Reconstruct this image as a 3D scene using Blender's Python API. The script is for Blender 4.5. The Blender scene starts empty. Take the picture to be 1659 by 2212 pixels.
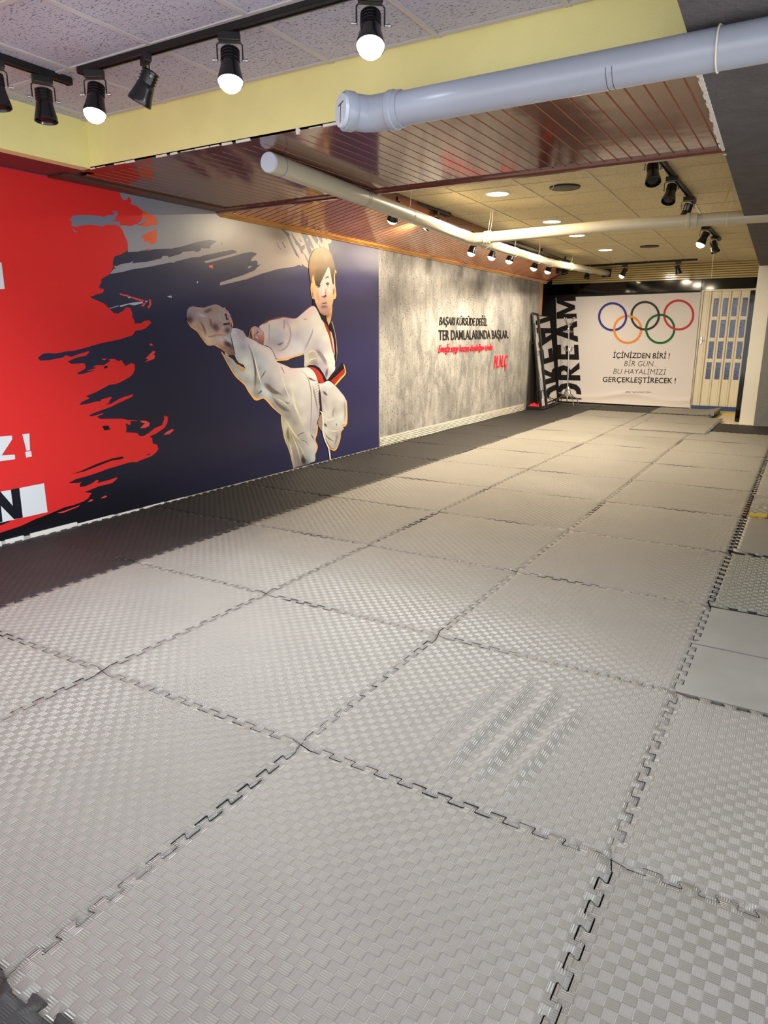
import bpy, bmesh, math, random
from mathutils import Vector, Matrix, Quaternion
from mathutils.geometry import delaunay_2d_cdt

SC = bpy.context.scene
COL = SC.collection
random.seed(7)

# ------------------------------------------------------------------ camera
FPX, YAW, PITCH = 1496.2, math.radians(31.013), math.radians(14.361)
CAM = Vector((3.273, -1.587, 1.304))
cy_, sy_, cp_, sp_ = math.cos(YAW), math.sin(YAW), math.cos(PITCH), math.sin(PITCH)
FWD = Vector((-sy_*cp_, cy_*cp_, -sp_))
RGT = Vector((cy_, sy_, 0))
UPV = RGT.cross(FWD)
cd = bpy.data.cameras.new('camera')
cam = bpy.data.objects.new('camera', cd)
COL.objects.link(cam)
cam.matrix_world = Matrix(((RGT.x, UPV.x, -FWD.x, CAM.x), (RGT.y, UPV.y, -FWD.y, CAM.y),
                           (RGT.z, UPV.z, -FWD.z, CAM.z), (0, 0, 0, 1)))
cd.sensor_fit = 'VERTICAL'
cd.sensor_height = 36.0
cd.lens = FPX / 2212 * 36.0
cd.clip_start = 0.02
SC.camera = cam

# ------------------------------------------------------------------ view, world, light levels
SC.cycles.transparent_max_bounces = 24
SC.view_settings.view_transform = 'Standard'
SC.view_settings.look = 'None'
SC.view_settings.exposure = 0.0
SC.view_settings.gamma = 1.0
SC.view_settings.use_curve_mapping = False
W = bpy.data.worlds.new('world')
SC.world = W
W.use_nodes = True
W.node_tree.nodes['Background'].inputs[0].default_value = (0.93, 0.96, 1.0, 1)
W.node_tree.nodes['Background'].inputs[1].default_value = 2.8
COLD, WARM = (0.88, 0.94, 1.0), (1.0, 0.84, 0.60)
P_COLD, P_WARM, P_DOWN = 190.0, 60.0, 78.0       # watts: cold track lamp, warm track lamp, downlight

# ------------------------------------------------------------------ measuring helpers
def ray(u, v):
    return FWD + RGT*((u-829.5)/FPX) + UPV*(-(v-1106)/FPX)
def at_z(u, v, z):
    d = ray(u, v); return CAM + d*((z-CAM.z)/d.z)
def at_x(u, v, x):
    d = ray(u, v); return CAM + d*((x-CAM.x)/d.x)
def at_y(u, v, y):
    d = ray(u, v); return CAM + d*((y-CAM.y)/d.y)
def crop(ox, oy, s):
    return lambda *pts: [(ox+x/s, oy+y/s) for x, y in pts]
def lin(c):
    return tuple(((v/255)/12.92 if v/255 <= .04045 else ((v/255+.055)/1.055)**2.4) for v in c)

# ------------------------------------------------------------------ materials
def mat(name, col, rough=.5, spec=.5, metal=0, coat=0, noise=None, bump=None, emit=None, estr=0):
    m = bpy.data.materials.new(name); m.use_nodes = True
    nt = m.node_tree; b = nt.nodes['Principled BSDF']
    c = lin(col) if max(col) > 1 else col
    b.inputs['Base Color'].default_value = (*c, 1)
    b.inputs['Roughness'].default_value = rough
    b.inputs['Specular IOR Level'].default_value = spec
    b.inputs['Metallic'].default_value = metal
    b.inputs['Coat Weight'].default_value = coat
    b.inputs['Coat Roughness'].default_value = .06
    if emit:
        b.inputs['Emission Color'].default_value = (*emit, 1)
        b.inputs['Emission Strength'].default_value = estr
    tc = nt.nodes.new('ShaderNodeTexCoord')
    if noise:       # scale, amount, (stretch xyz)
        mp = nt.nodes.new('ShaderNodeMapping'); mp.inputs['Scale'].default_value = noise[2] if len(noise) > 2 else (1, 1, 1)
        nt.links.new(tc.outputs['Object'], mp.inputs['Vector'])
        n = nt.nodes.new('ShaderNodeTexNoise'); n.inputs['Scale'].default_value = noise[0]; n.inputs['Detail'].default_value = 6
        nt.links.new(mp.outputs[0], n.inputs['Vector'])
        mr = nt.nodes.new('ShaderNodeMapRange')
        mr.inputs['From Min'].default_value = .3; mr.inputs['From Max'].default_value = .7
        mr.inputs['To Min'].default_value = 1-noise[1]; mr.inputs['To Max'].default_value = 1+noise[1]
        nt.links.new(n.outputs['Fac'], mr.inputs['Value'])
        mx = nt.nodes.new('ShaderNodeVectorMath'); mx.operation = 'SCALE'
        mx.inputs[0].default_value = c
        nt.links.new(mr.outputs[0], mx.inputs['Scale'])
        nt.links.new(mx.outputs[0], b.inputs['Base Color'])
    if bump:        # scale, distance
        n2 = nt.nodes.new('ShaderNodeTexNoise'); n2.inputs['Scale'].default_value = bump[0]; n2.inputs['Detail'].default_value = 5
        nt.links.new(tc.outputs['Object'], n2.inputs['Vector'])
        bp = nt.nodes.new('ShaderNodeBump'); bp.inputs['Distance'].default_value = bump[1]; bp.inputs['Strength'].default_value = 1
        nt.links.new(n2.outputs['Fac'], bp.inputs['Height'])
        nt.links.new(bp.outputs[0], b.inputs['Normal'])
    return m

class NT:
    """small wrapper to write node maths"""
    def __init__(s, m): s.nt = m.node_tree; s.b = s.nt.nodes['Principled BSDF']
    def n(s, t, **k):
        nd = s.nt.nodes.new(t)
        for a, v in k.items(): setattr(nd, a, v)
        return nd
    def put(s, sock, v):
        if hasattr(v, 'is_linked') or hasattr(v, 'links'): s.nt.links.new(v, sock)
        else: sock.default_value = v
    def m(s, op, a, b=0.0, c=0.0):
        nd = s.n('ShaderNodeMath', operation=op)
        for i, v in enumerate((a, b, c)): s.put(nd.inputs[i], v)
        return nd.outputs[0]
    def mix(s, f, a, b):
        nd = s.n('ShaderNodeMix', data_type='RGBA')
        s.put(nd.inputs[0], f); s.put(nd.inputs[6], a); s.put(nd.inputs[7], b)
        return nd.outputs[2]
    def noise(s, vec, sc, det=3, dist=0):
        nd = s.n('ShaderNodeTexNoise'); nd.inputs['Scale'].default_value = sc; nd.inputs['Detail'].default_value = det
        nd.inputs['Distortion'].default_value = dist
        if vec is not None: s.nt.links.new(vec, nd.inputs['Vector'])
        return nd.outputs['Fac']
    def rng(s, v, a, b, c, d):
        nd = s.n('ShaderNodeMapRange')
        for i, q in enumerate((v, a, b, c, d)): s.put(nd.inputs[i], q)
        return nd.outputs[0]
    def bump(s, h, dist, strength=1.0):
        nd = s.n('ShaderNodeBump'); nd.inputs['Distance'].default_value = dist; nd.inputs['Strength'].default_value = strength
        s.put(nd.inputs['Height'], h); s.nt.links.new(nd.outputs[0], s.b.inputs['Normal'])
        return nd
    def mapping(s, vec, scale=(1, 1, 1), rot=(0, 0, 0)):
        nd = s.n('ShaderNodeMapping'); nd.inputs['Scale'].default_value = scale; nd.inputs['Rotation'].default_value = rot
        s.nt.links.new(vec, nd.inputs['Vector']); return nd.outputs[0]

def mat_foam(name, col, ridge=0.0007, rough=.38, spec=1.0, blocks=36, amt=.05, aniso=.9):
    """interlocking foam: basket weave of small blocks, ridges turned a quarter from block to block"""
    m = mat(name, col, rough, spec); k = NT(m)
    tc = k.n('ShaderNodeTexCoord'); sp = k.n('ShaderNodeSeparateXYZ')
    k.nt.links.new(tc.outputs['Object'], sp.inputs[0])
    x = k.m('MULTIPLY', sp.outputs[0], blocks); y = k.m('MULTIPLY', sp.outputs[1], blocks)
    ck = k.m('MODULO', k.m('ADD', k.m('ADD', k.m('FLOOR', x), k.m('FLOOR', y)), 200), 2)
    t = k.m('ADD', k.m('MULTIPLY', ck, k.m('SUBTRACT', x, y)), y)
    w = k.m('SINE', k.m('MULTIPLY', t, 2*math.pi*5))
    fx = k.m('ABSOLUTE', k.m('SUBTRACT', k.m('FRACT', x), .5)); fy = k.m('ABSOLUTE', k.m('SUBTRACT', k.m('FRACT', y), .5))
    ed = k.rng(k.m('MAXIMUM', fx, fy), .44, .5, 0, -1.2)
    k.bump(k.m('ADD', w, ed), ridge)
    rough_n = k.noise(tc.outputs['Object'], 3.2, 5)
    k.nt.links.new(k.mix(k.rng(rough_n, .3, .7, 0, 1), (*[c*(1-amt) for c in lin(col)], 1), (*[min(1, c*(1+amt)) for c in lin(col)], 1)), k.b.inputs['Base Color'])
    tg = k.n('ShaderNodeTangent', direction_type='UV_MAP')
    k.nt.links.new(tg.outputs[0], k.b.inputs['Tangent'])
    k.b.inputs['Anisotropic'].default_value = aniso
    k.nt.links.new(k.m('MULTIPLY', ck, .25), k.b.inputs['Anisotropic Rotation'])
    return m

def mat_tile(name, col):
    """mineral-fibre ceiling tile with short dark fissures"""
    m = mat(name, col, .62, .45); k = NT(m)
    tc = k.n('ShaderNodeTexCoord')
    v1 = k.mapping(tc.outputs['Object'], (66, 175, 90), (0, 0, .6))
    n1 = k.noise(v1, 1.0, 2, .8)
    hole = k.rng(n1, .60, .66, 0, 1)
    n2 = k.noise(tc.outputs['Object'], 420, 1)
    hole2 = k.rng(n2, .70, .76, 0, .6)
    h = k.m('MAXIMUM', hole, hole2)
    c = lin(col)
    k.nt.links.new(k.mix(h, (*c, 1), (*[q*.28 for q in c], 1)), k.b.inputs['Base Color'])
    k.bump(k.m('SUBTRACT', k.m('MULTIPLY', k.noise(tc.outputs['Object'], 90, 3), .5), h), .0022)
    return m

def mat_wood(name, col, axis, rough=.12, coat=.5, amt=.22):
    m = mat(name, col, rough, .5, coat=coat); k = NT(m)
    tc = k.n('ShaderNodeTexCoord')
    s = [38, 38, 38]; s[axis] = 2.2
    v = k.mapping(tc.outputs['Object'], tuple(s))
    n1 = k.noise(v, 1.0, 6, 1.2)
    c = lin(col)
    k.nt.links.new(k.mix(k.rng(n1, .32, .68, 0, 1), (*[q*(1-amt) for q in c], 1), (*[q*(1+amt) for q in c], 1)), k.b.inputs['Base Color'])
    k.bump(k.noise(tc.outputs['Object'], 5, 2), .004, .35)
    return m

def mat_plaster(name):
    """notched-trowel cement skim: patches of parallel ridges in different directions"""
    m = mat(name, (176, 170, 160), .8, .3); k = NT(m)
    tc = k.n('ShaderNodeTexCoord'); o = tc.outputs['Object']
    vo = k.n('ShaderNodeTexVoronoi'); vo.inputs['Scale'].default_value = 2.4
    wv = k.n('ShaderNodeVectorMath', operation='ADD'); k.nt.links.new(k.mapping(o, (1, 1, .8)), wv.inputs[0])
    nz = k.n('ShaderNodeTexNoise'); nz.inputs['Scale'].default_value = 1.6; k.nt.links.new(o, nz.inputs['Vector'])
    sc_ = k.n('ShaderNodeVectorMath', operation='SCALE'); sc_.inputs['Scale'].default_value = .35; k.nt.links.new(nz.outputs['Color'], sc_.inputs[0])
    k.nt.links.new(sc_.outputs[0], wv.inputs[1]); k.nt.links.new(wv.outputs[0], vo.inputs['Vector'])
    sp = k.n('ShaderNodeSeparateXYZ'); k.nt.links.new(o, sp.inputs[0])
    wob = k.noise(o, 2.2, 3)
    # notches: upright strokes low down, fans of arcs higher up
    line = k.m('SINE', k.m('ADD', k.m('MULTIPLY', sp.outputs[1], 470), k.m('MULTIPLY', wob, 16)))
    fan = k.m('SINE', k.m('MULTIPLY', vo.outputs['Distance'], 165))
    hi = k.rng(k.m('ADD', sp.outputs[2], k.m('MULTIPLY', k.noise(o, 1.9, 3), 1.1)), 2.05, 2.35, 0, 1)
    w = k.m('ADD', k.m('MULTIPLY', line, k.m('SUBTRACT', 1, hi)), k.m('MULTIPLY', fan, hi))
    streak = k.noise(k.mapping(o, (1, 55, 1.6)), 1.0, 5)
    mask = k.rng(k.noise(k.mapping(o, (1, 1.6, .8)), 3.4, 5, .8), .46, .56, .08, 1)
    pits = k.rng(k.noise(k.mapping(o, (60, 60, 45)), 1.0, 3), .62, .68, 0, 1)
    h = k.m('ADD', k.m('MULTIPLY', w, k.m('MULTIPLY', mask, .75)), k.m('SUBTRACT', k.m('MULTIPLY', streak, .45), pits))
    h = k.m('ADD', h, k.m('MULTIPLY', k.noise(o, 5.5, 6, .8), 2.6))
    k.bump(h, .0042)
    tone = k.m('ADD', k.m('MULTIPLY', streak, .2), k.m('ADD', k.m('MULTIPLY', k.noise(o, 1.5, 6), .6), k.m('MULTIPLY', k.noise(k.mapping(o, (3, 3, 1.4)), 3.0, 6), .3)))
    c1 = k.mix(k.rng(tone, .45, .80, 0, 1), (*lin((130, 129, 130)), 1), (*lin((190, 187, 183)), 1))
    c2 = k.mix(k.m('MULTIPLY', pits, .75), c1, (*lin((70, 66, 62)), 1))
    k.nt.links.new(c2, k.b.inputs['Base Color'])
    return m

def mat_print(name, rough=.38, spec=.5, weave=0.0):
    """printed sheet: colours of the artwork come from the mesh's own colour attribute"""
    m = mat(name, (.5, .5, .5), rough, spec); k = NT(m)
    a = k.n('ShaderNodeAttribute', attribute_name='ink')
    k.nt.links.new(a.outputs['Color'], k.b.inputs['Base Color']); k.nt.links.new(a.outputs['Alpha'], k.b.inputs['Alpha'])
    tc = k.n('ShaderNodeTexCoord')
    k.bump(k.m('ADD', k.noise(tc.outputs['Object'], 2.2, 2), k.m('MULTIPLY', k.noise(tc.outputs['Object'], 900, 1), weave)), .006, .5)
    return m

# ------------------------------------------------------------------ mesh helpers
def wloc(o):
    v = Vector((0, 0, 0))
    while o: v += o.location; o = o.parent
    return v
def obj(name, bm, mats, parent=None, smooth=False, local=False):
    me = bpy.data.meshes.new(name)
    if parent and not local:
        bmesh.ops.translate(bm, verts=bm.verts, vec=-wloc(parent))
    bm.normal_update(); bm.to_mesh(me); bm.free()
    for m in (mats if isinstance(mats, (list, tuple)) else [mats]): me.materials.append(m)
    if smooth:
        me.polygons.foreach_set('use_smooth', [True]*len(me.polygons))
        if smooth != 'all':
            me.set_sharp_from_angle(angle=math.radians(38))
    o = bpy.data.objects.new(name, me); COL.objects.link(o)
    if parent: o.parent = parent
    return o
def tag(o, label=None, cat=None, group=None, kind=None):
    if label: o['label'] = label
    if cat: o['category'] = cat
    if group: o['group'] = group
    if kind: o['kind'] = kind
    return o
def thing(name, label, cat, loc, group=None, rz=0):
    o = bpy.data.objects.new(name, None); COL.objects.link(o)
    o.empty_display_size = .05
    o.location = loc; o.rotation_euler = (0, 0, rz)
    return tag(o, label, cat, group)
def struct(name, bm, m, label=None, cat=None, smooth=False):
    o = obj(name, bm, m, None, smooth)
    return tag(o, label, cat, None, 'structure')
def B(): return bmesh.new()
def box(bm, lo, hi, mi=0, bev=0):
    x0, y0, z0 = lo; x1, y1, z1 = hi
    vs = [bm.verts.new(p) for p in ((x0,y0,z0),(x1,y0,z0),(x1,y1,z0),(x0,y1,z0),(x0,y0,z1),(x1,y0,z1),(x1,y1,z1),(x0,y1,z1))]
    fs = [bm.faces.new([vs[i] for i in q]) for q in ((3,2,1,0),(4,5,6,7),(0,1,5,4),(1,2,6,5),(2,3,7,6),(3,0,4,7))]
    for f in fs: f.material_index = mi
    if bev:
        es = list({e for f in fs for e in f.edges})
        r = bmesh.ops.bevel(bm, geom=es, offset=bev, segments=2, affect='EDGES', profile=.6)
        for f in r['faces']: f.material_index = mi
    return vs
def boxc(bm, c, s, mi=0, bev=0):
    return box(bm, [c[i]-s[i]/2 for i in range(3)], [c[i]+s[i]/2 for i in range(3)], mi, bev)
def frame_of(d):
    d = d.normalized(); a = Vector((0, 0, 1)) if abs(d.z) < .9 else Vector((1, 0, 0))
    u = d.cross(a).normalized(); return u, d.cross(u).normalized()
def tube(bm, pts, r, n=12, mi=0, caps=True):
    """round tube along a polyline; r is a number or one per point"""
    pts = [Vector(p) for p in pts]; R = r if isinstance(r, (list, tuple)) else [r]*len(pts)
    rings = []; u = None
    for i, p in enumerate(pts):
        d = ((pts[i+1]-p).normalized() if i < len(pts)-1 else Vector((0,0,0))) + ((p-pts[i-1]).normalized() if i else Vector((0,0,0)))
        d.normalize()
        if u is None: u, v = frame_of(d)
        else:
            u = (u - d*u.dot(d)).normalized(); v = d.cross(u)
        rings.append([bm.verts.new(p + (u*math.cos(2*math.pi*k/n) + v*math.sin(2*math.pi*k/n))*R[i]) for k in range(n)])
    for a, b in zip(rings, rings[1:]):
        for k in range(n):
            f = bm.faces.new((a[k], a[(k+1)%n], b[(k+1)%n], b[k])); f.material_index = mi
    if caps:
        for q in (rings[0][::-1], rings[-1]):
            f = bm.faces.new(q); f.material_index = mi
    bmesh.ops.recalc_face_normals(bm, faces=[f for f in bm.faces])
    return rings
def lathe(bm, prof, n=24, M=None, mi=0):
    """prof: (radius, height) list turned about z"""
    rings = []
    for r, z in prof:
        if r < 1e-6: rings.append([bm.verts.new((0, 0, z))])
        else: rings.append([bm.verts.new((r*math.cos(2*math.pi*k/n), r*math.sin(2*math.pi*k/n), z)) for k in range(n)])
    fs = []
    for a, b in zip(rings, rings[1:]):
        for k in range(n):
            q = [a[k % len(a)], a[(k+1) % len(a)], b[(k+1) % len(b)], b[k % len(b)]]
            q = list(dict.fromkeys(q))
            if len(q) > 2:
                f = bm.faces.new(q); f.material_index = mi; fs.append(f)
    bmesh.ops.recalc_face_normals(bm, faces=fs)
    if M is not None:
        bmesh.ops.transform(bm, matrix=M, verts=[v for r in rings for v in r])
    return rings
def extrude_poly(bm, pts, vec, mi=0):
    vs = [bm.verts.new(p) for p in pts]; ws = [bm.verts.new(Vector(p)+Vector(vec)) for p in pts]
    n = len(vs); fs = [bm.faces.new(vs[::-1]), bm.faces.new(ws)]
    for i in range(n): fs.append(bm.faces.new((vs[i], vs[(i+1)%n], ws[(i+1)%n], ws[i])))
    for f in fs: f.material_index = mi
    bmesh.ops.recalc_face_normals(bm, faces=fs)
def cdt(outline, inner=(), holes=()):
    pts = [Vector(p) for p in outline]; n = len(pts)
    co = pts + [Vector(p) for p in inner]
    vs, es, fs, *_ = delaunay_2d_cdt(co, [], [list(range(n))], 1, 1e-7)
    return vs, fs
def inside(p, poly):
    x, y = p; c = False; j = len(poly)-1
    for i in range(len(poly)):
        (xi, yi), (xj, yj) = poly[i], poly[j]
        if (yi > y) != (yj > y) and x < (xj-xi)*(y-yi)/(yj-yi)+xi: c = not c
        j = i
    return c
def text_mesh(s, offset=0.0, shear=0.0, extrude=0.0, spacing=1.0, res=4):
    """text as (verts, faces) with the baseline at 0, cap height 1 and total width 1"""
    def make(body):
        cu = bpy.data.curves.new('text', 'FONT'); cu.body = body; cu.size = 1; cu.offset = offset; cu.shear = shear
        cu.extrude = extrude; cu.space_character = spacing; cu.resolution_u = res
        o = bpy.data.objects.new('text', cu); COL.objects.link(o)
        dg = bpy.context.evaluated_depsgraph_get()
        me = bpy.data.meshes.new_from_object(o.evaluated_get(dg))
        vs = [v.co.copy() for v in me.vertices]; fs = [list(p.vertices) for p in me.polygons]
        bpy.data.objects.remove(o); bpy.data.curves.remove(cu); bpy.data.meshes.remove(me)
        return vs, fs
    hv, _ = make('H'); cap = max(v.y for v in hv); base = min(v.y for v in hv)
    vs, fs = make(s)
    x0 = min(v.x for v in vs); x1 = max(v.x for v in vs)
    return [Vector(((v.x-x0)/(x1-x0), (v.y-base)/(cap-base), v.z)) for v in vs], fs
def quad_map(q):
    """q: 3-D corners top-left, top-right, bottom-right, bottom-left"""
    tl, tr, br, bl = [Vector(p) for p in q]
    return lambda u, v: (bl*(1-u)+br*u)*(1-v) + (tl*(1-u)+tr*u)*v

# ------------------------------------------------------------------ printed artwork builder
def chaikin(px, n=1):
    for _ in range(n):
        out = []
        for i in range(len(px)):
            (ax, ay), (bx, by) = px[i], px[(i+1) % len(px)]
            if (bx-ax)**2+(by-ay)**2 < 1: out.append((ax, ay)); continue
            out += [(ax*.8+bx*.2, ay*.8+by*.2), (ax*.2+bx*.8, ay*.2+by*.8)]
        px = out
    return px
def catmull(P, W, n=4):
    """smooth curve through the points, with widths"""
    P = [Vector(p) for p in P]; W = W if isinstance(W, (list, tuple)) else [W]*len(P); o, w = [], []
    for i in range(len(P)-1):
        a, b, c, d = P[max(i-1, 0)], P[i], P[i+1], P[min(i+2, len(P)-1)]
        for k in range(n):
            t = k/n
            o.append(.5*((2*b)+(c-a)*t+(2*a-5*b+4*c-d)*t*t+(3*b-a-3*c+d)*t**3)); w.append(W[i]*(1-t)+W[i+1]*t)
    return o+[P[-1]], w+[W[-1]]
class Print:
    """layers of flat ink on one sheet; every layer lies a fraction of a millimetre above the last"""
    def __init__(s, plane): s.bm = bmesh.new(); s.ink = s.bm.loops.layers.float_color.new('ink'); s.plane = plane; s.h = 0.0
    def lift(s, d=.00014): s.h += d
    def _face(s, vs, cols):
        try: f = s.bm.faces.new(vs)
        except ValueError: return
        for l, c in zip(f.loops, cols): l[s.ink] = (*c, 1) if len(c) == 3 else c
    def poly(s, px, col, lift=True):
        if lift: s.lift()
        vs, fs = cdt(px)
        bv = [s.bm.verts.new(s.plane(p.x, p.y, s.h)) for p in vs]; c = lin(col)
        for f in fs: s._face([bv[i] for i in f], [c]*len(f))
    def field(s, px, samples, step=5.0, power=2.4, lift=True, smooth=3, round_=0):
        """filled outline whose colour is blended from the listed colour samples (x, y, rgb)"""
        if lift: s.lift()
        if round_: px = chaikin(px, round_)
        xs = [p[0] for p in px]; ys = [p[1] for p in px]; inner = []
        y = min(ys)+step/2; r = 0
        while y < max(ys):
            x = min(xs)+step/2 + (step/2 if r % 2 else 0)
            while x < max(xs):
                if inside((x, y), px): inner.append((x, y))
                x += step
            y += step; r += 1
        vs, fs = cdt(px, inner)
        cs = []; inr = len(px)
        L = [(a, b, lin(c)) for a, b, c in samples]
        for v in vs:
            t = [0, 0, 0]; w = 0
            for a, b, c in L:
                q = 1/(((v.x-a)**2+(v.y-b)**2)**(power/2)+1e-3); w += q
                for i in range(3): t[i] += c[i]*q
            cs.append([k/w for k in t])
        nb = [set() for _ in vs]
        for f in fs:
            for i, q in enumerate(f): nb[q].add(f[i-1]); nb[f[i-1]].add(q)
        for _ in range(smooth):
            cs = [[.4*c[i]+.6*sum(cs[j][i] for j in n)/len(n) for i in range(3)] if n else c for c, n in zip(cs, nb)]
        bv = [s.bm.verts.new(s.plane(p.x, p.y, s.h)) for p in vs]
        for f in fs: s._face([bv[i] for i in f], [cs[i] for i in f])
    def stroke(s, pts, w, col, lift=True):
        """tapering brush line; w is a width in px or one per point"""
        P, Wd = catmull(pts, w)
        L, R = [], []
        for i, p in enumerate(P):
            d = (P[min(i+1, len(P)-1)]-P[max(i-1, 0)]).normalized(); n = Vector((-d.y, d.x))
            L.append(p+n*Wd[i]/2); R.append(p-n*Wd[i]/2)
        if lift: s.lift()
        c = lin(col)
        bl = [s.bm.verts.new(s.plane(p.x, p.y, s.h)) for p in L]; br = [s.bm.verts.new(s.plane(p.x, p.y, s.h)) for p in R]
        for i in range(len(P)-1): s._face([bl[i], bl[i+1], br[i+1], br[i]], [c]*4)
    def soft(s, pts, w, col, a=.85, ends=True):
        """airbrushed stroke whose ink thins out to both sides and towards its ends"""
        P, Wd = catmull(pts, w); s.lift(.000025); c = lin(col); rows = []; n = len(P)
        for i, p in enumerate(P):
            d = (P[min(i+1, n-1)]-P[max(i-1, 0)]).normalized(); m = Vector((-d.y, d.x))
            e = min(1, 2.5*min(i, n-1-i)/(n-1)+.0) if ends else 1
            rows.append([(s.bm.verts.new(s.plane(*(p+m*Wd[i]*o), s.h)), (*c, q*a*e)) for o, q in ((-1, 0), (-.5, .7), (0, 1), (.5, .7), (1, 0))])
        for r, t in zip(rows, rows[1:]):
            for j in range(4): s._face([r[j][0], r[j+1][0], t[j+1][0], t[j][0]], [r[j][1], r[j+1][1], t[j+1][1], t[j][1]])
    def mesh(s, vs, fs, col, lift=True):
        if lift: s.lift()
        c = lin(col); bv = [s.bm.verts.new(v) for v in vs]
        for f in fs: s._face([bv[i] for i in f], [c]*len(f))

# ------------------------------------------------------------------ materials in use
M_tile_c = mat_tile('tile_cool_lit', (188, 186, 206))  # bluish cast of the cold lamps put into the tile colour
M_tile_w = mat_tile('tile_warm_lit', (220, 204, 158))  # same tile, yellow of the warm lamps put into its colour
M_tbar = mat('tbar', (214, 210, 204), .45)
M_yellow = mat('yellow_paint', (236, 226, 156), .5, .4, noise=(4, .04), bump=(220, .0006))
M_paint_flake = mat('flaked_plaster', (226, 222, 212), .8)
M_wood_red = mat_wood('lacquered_red_wood', (100, 54, 42), 1, .10, .22)
M_wood_groove = mat('groove_wood', (158, 112, 84), .3, .5)
M_wood_trim = mat_wood('wood_trim', (98, 44, 34), 0, .16, .6)
M_wood_orange = mat_wood('orange_wood', (216, 146, 98), 0, .2, .4)
M_wood_dark = mat_wood('dark_wood', (70, 42, 36), 1, .16, .6)
M_wood_gold = mat_wood('golden_wood', (196, 136, 62), 1, .22, .4)
M_plum = mat('plum_board', (84, 50, 62), .3, .5)
M_darkbeam = mat('dark_plaster', (99, 96, 99), .9, .2, bump=(60, .006), noise=(7, .12))
M_plaster = mat_plaster('cement_skim')
M_skim = mat('plain_skim', (196, 192, 184), .8, .3, noise=(6, .08), bump=(70, .002))
M_greycol = mat('grey_rough_plaster', (128, 129, 128), .9, .25, noise=(8, .06), bump=(55, .008))
M_white = mat('white_paint', (226, 222, 212), .55, .4, bump=(90, .0008))
M_whitestrip = mat('white_strip', (232, 230, 226), .6)
M_blackgloss = mat('black_gloss', (9, 9, 11), .07, .4)
M_blackwall = mat('black_wall', (26, 22, 27), .5, .4)
M_pvc_beige = mat('beige_lambri', (205, 184, 128), .14, .5, coat=.4)
M_pvc = mat('grey_pvc', (158, 164, 180), .3, .5, noise=(3, .04))
M_pvc_w = mat('creamy_grey_pvc', (188, 180, 158), .32, .5, noise=(3, .05))
M_pvc_end = mat('pvc_end', (196, 206, 222), .3, .5)
M_ink = mat('marker_ink', (16, 18, 24), .5)
M_blue = mat('blue_line', (52, 86, 168), .5)
M_lampblack = mat('lamp_black', (15, 15, 18), .24, .55, coat=.15)
M_trackblack = mat('track_black', (16, 16, 18), .38, .5)
M_inner = mat('lamp_inside', (8, 8, 9), .5)
M_chrome = mat('chrome', (214, 212, 206), .16, .5, metal=1)
M_screw = mat('screw', (200, 200, 205), .3, .5, metal=1)
M_wire = mat('tie_wire', (222, 216, 196), .5)
M_wire_y = mat('yellow_wire', (214, 190, 104), .5)
M_cold = mat('cold_glow', (240, 245, 255), .4, emit=COLD, estr=34)
M_warm = mat('warm_glow', (255, 240, 205), .4, emit=(1, .84, .56), estr=26)
M_down = mat('downlight_glow', (255, 240, 200), .4, emit=(1, .86, .56), estr=14)
M_floor = mat('beige_floor_tile', (206, 192, 160), .35, .5, noise=(5, .05))
M_foam = mat_foam('grey_foam', (128, 124, 117))
M_foam2 = mat_foam('worn_grey_foam', (123, 119, 112))
M_foam_g = mat_foam('greenish_grey_foam', (112, 115, 107))
M_foam_flat = mat('smooth_grey_foam', (128, 126, 120), .5, .4, noise=(5, .07), bump=(160, .0006))
M_foam_b = mat_foam('black_foam', (33, 31, 32), .00012, .62, .4, amt=.14, aniso=.25)
M_foam_y = mat('yellow_foam', (222, 190, 70), .7)
M_foam_edge = mat('foam_side', (52, 50, 48), .8)
M_mural = mat_print('mural_print', .28, .42, .02)
M_banner = mat_print('banner_print', .7, .25, .25)
M_mirror = mat('mirror_glass', (225, 228, 228), .015, .5, metal=1)
M_blackmetal = mat('black_metal', (18, 17, 18), .4)
M_red = mat('red_cloth', (196, 24, 44), .8)
M_letter_k = mat('black_letter', (18, 17, 18), .4)
M_letter_r = mat('red_letter', (214, 36, 58), .4)
M_pvcdoor = mat('white_door_pvc', (232, 222, 196), .3, .5, coat=.2)
M_pvcdoor_rib = mat('door_rib', (196, 178, 146), .35)
M_pane = mat('rippled_blue_pane', (58, 74, 118), .12, .6, coat=.3, bump=(24, .004))
M_bluestrip = mat('blue_strip', (48, 76, 128), .5)
M_spk = mat('speaker_black', (22, 21, 21), .55)

XW = -1.02                       # face of the mural wall
YB, YB2 = 1.43, 2.95             # near and far edge of the wooden cross beam
ZS, ZT, ZF = 2.28, 2.54, 2.53    # soffit, near tile ceiling, far tile ceiling
YFAR = 12.4

def edge_x(y): return 2.86 - (y+1.0)*.0345      # left edge of the dark beam on the right

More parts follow.
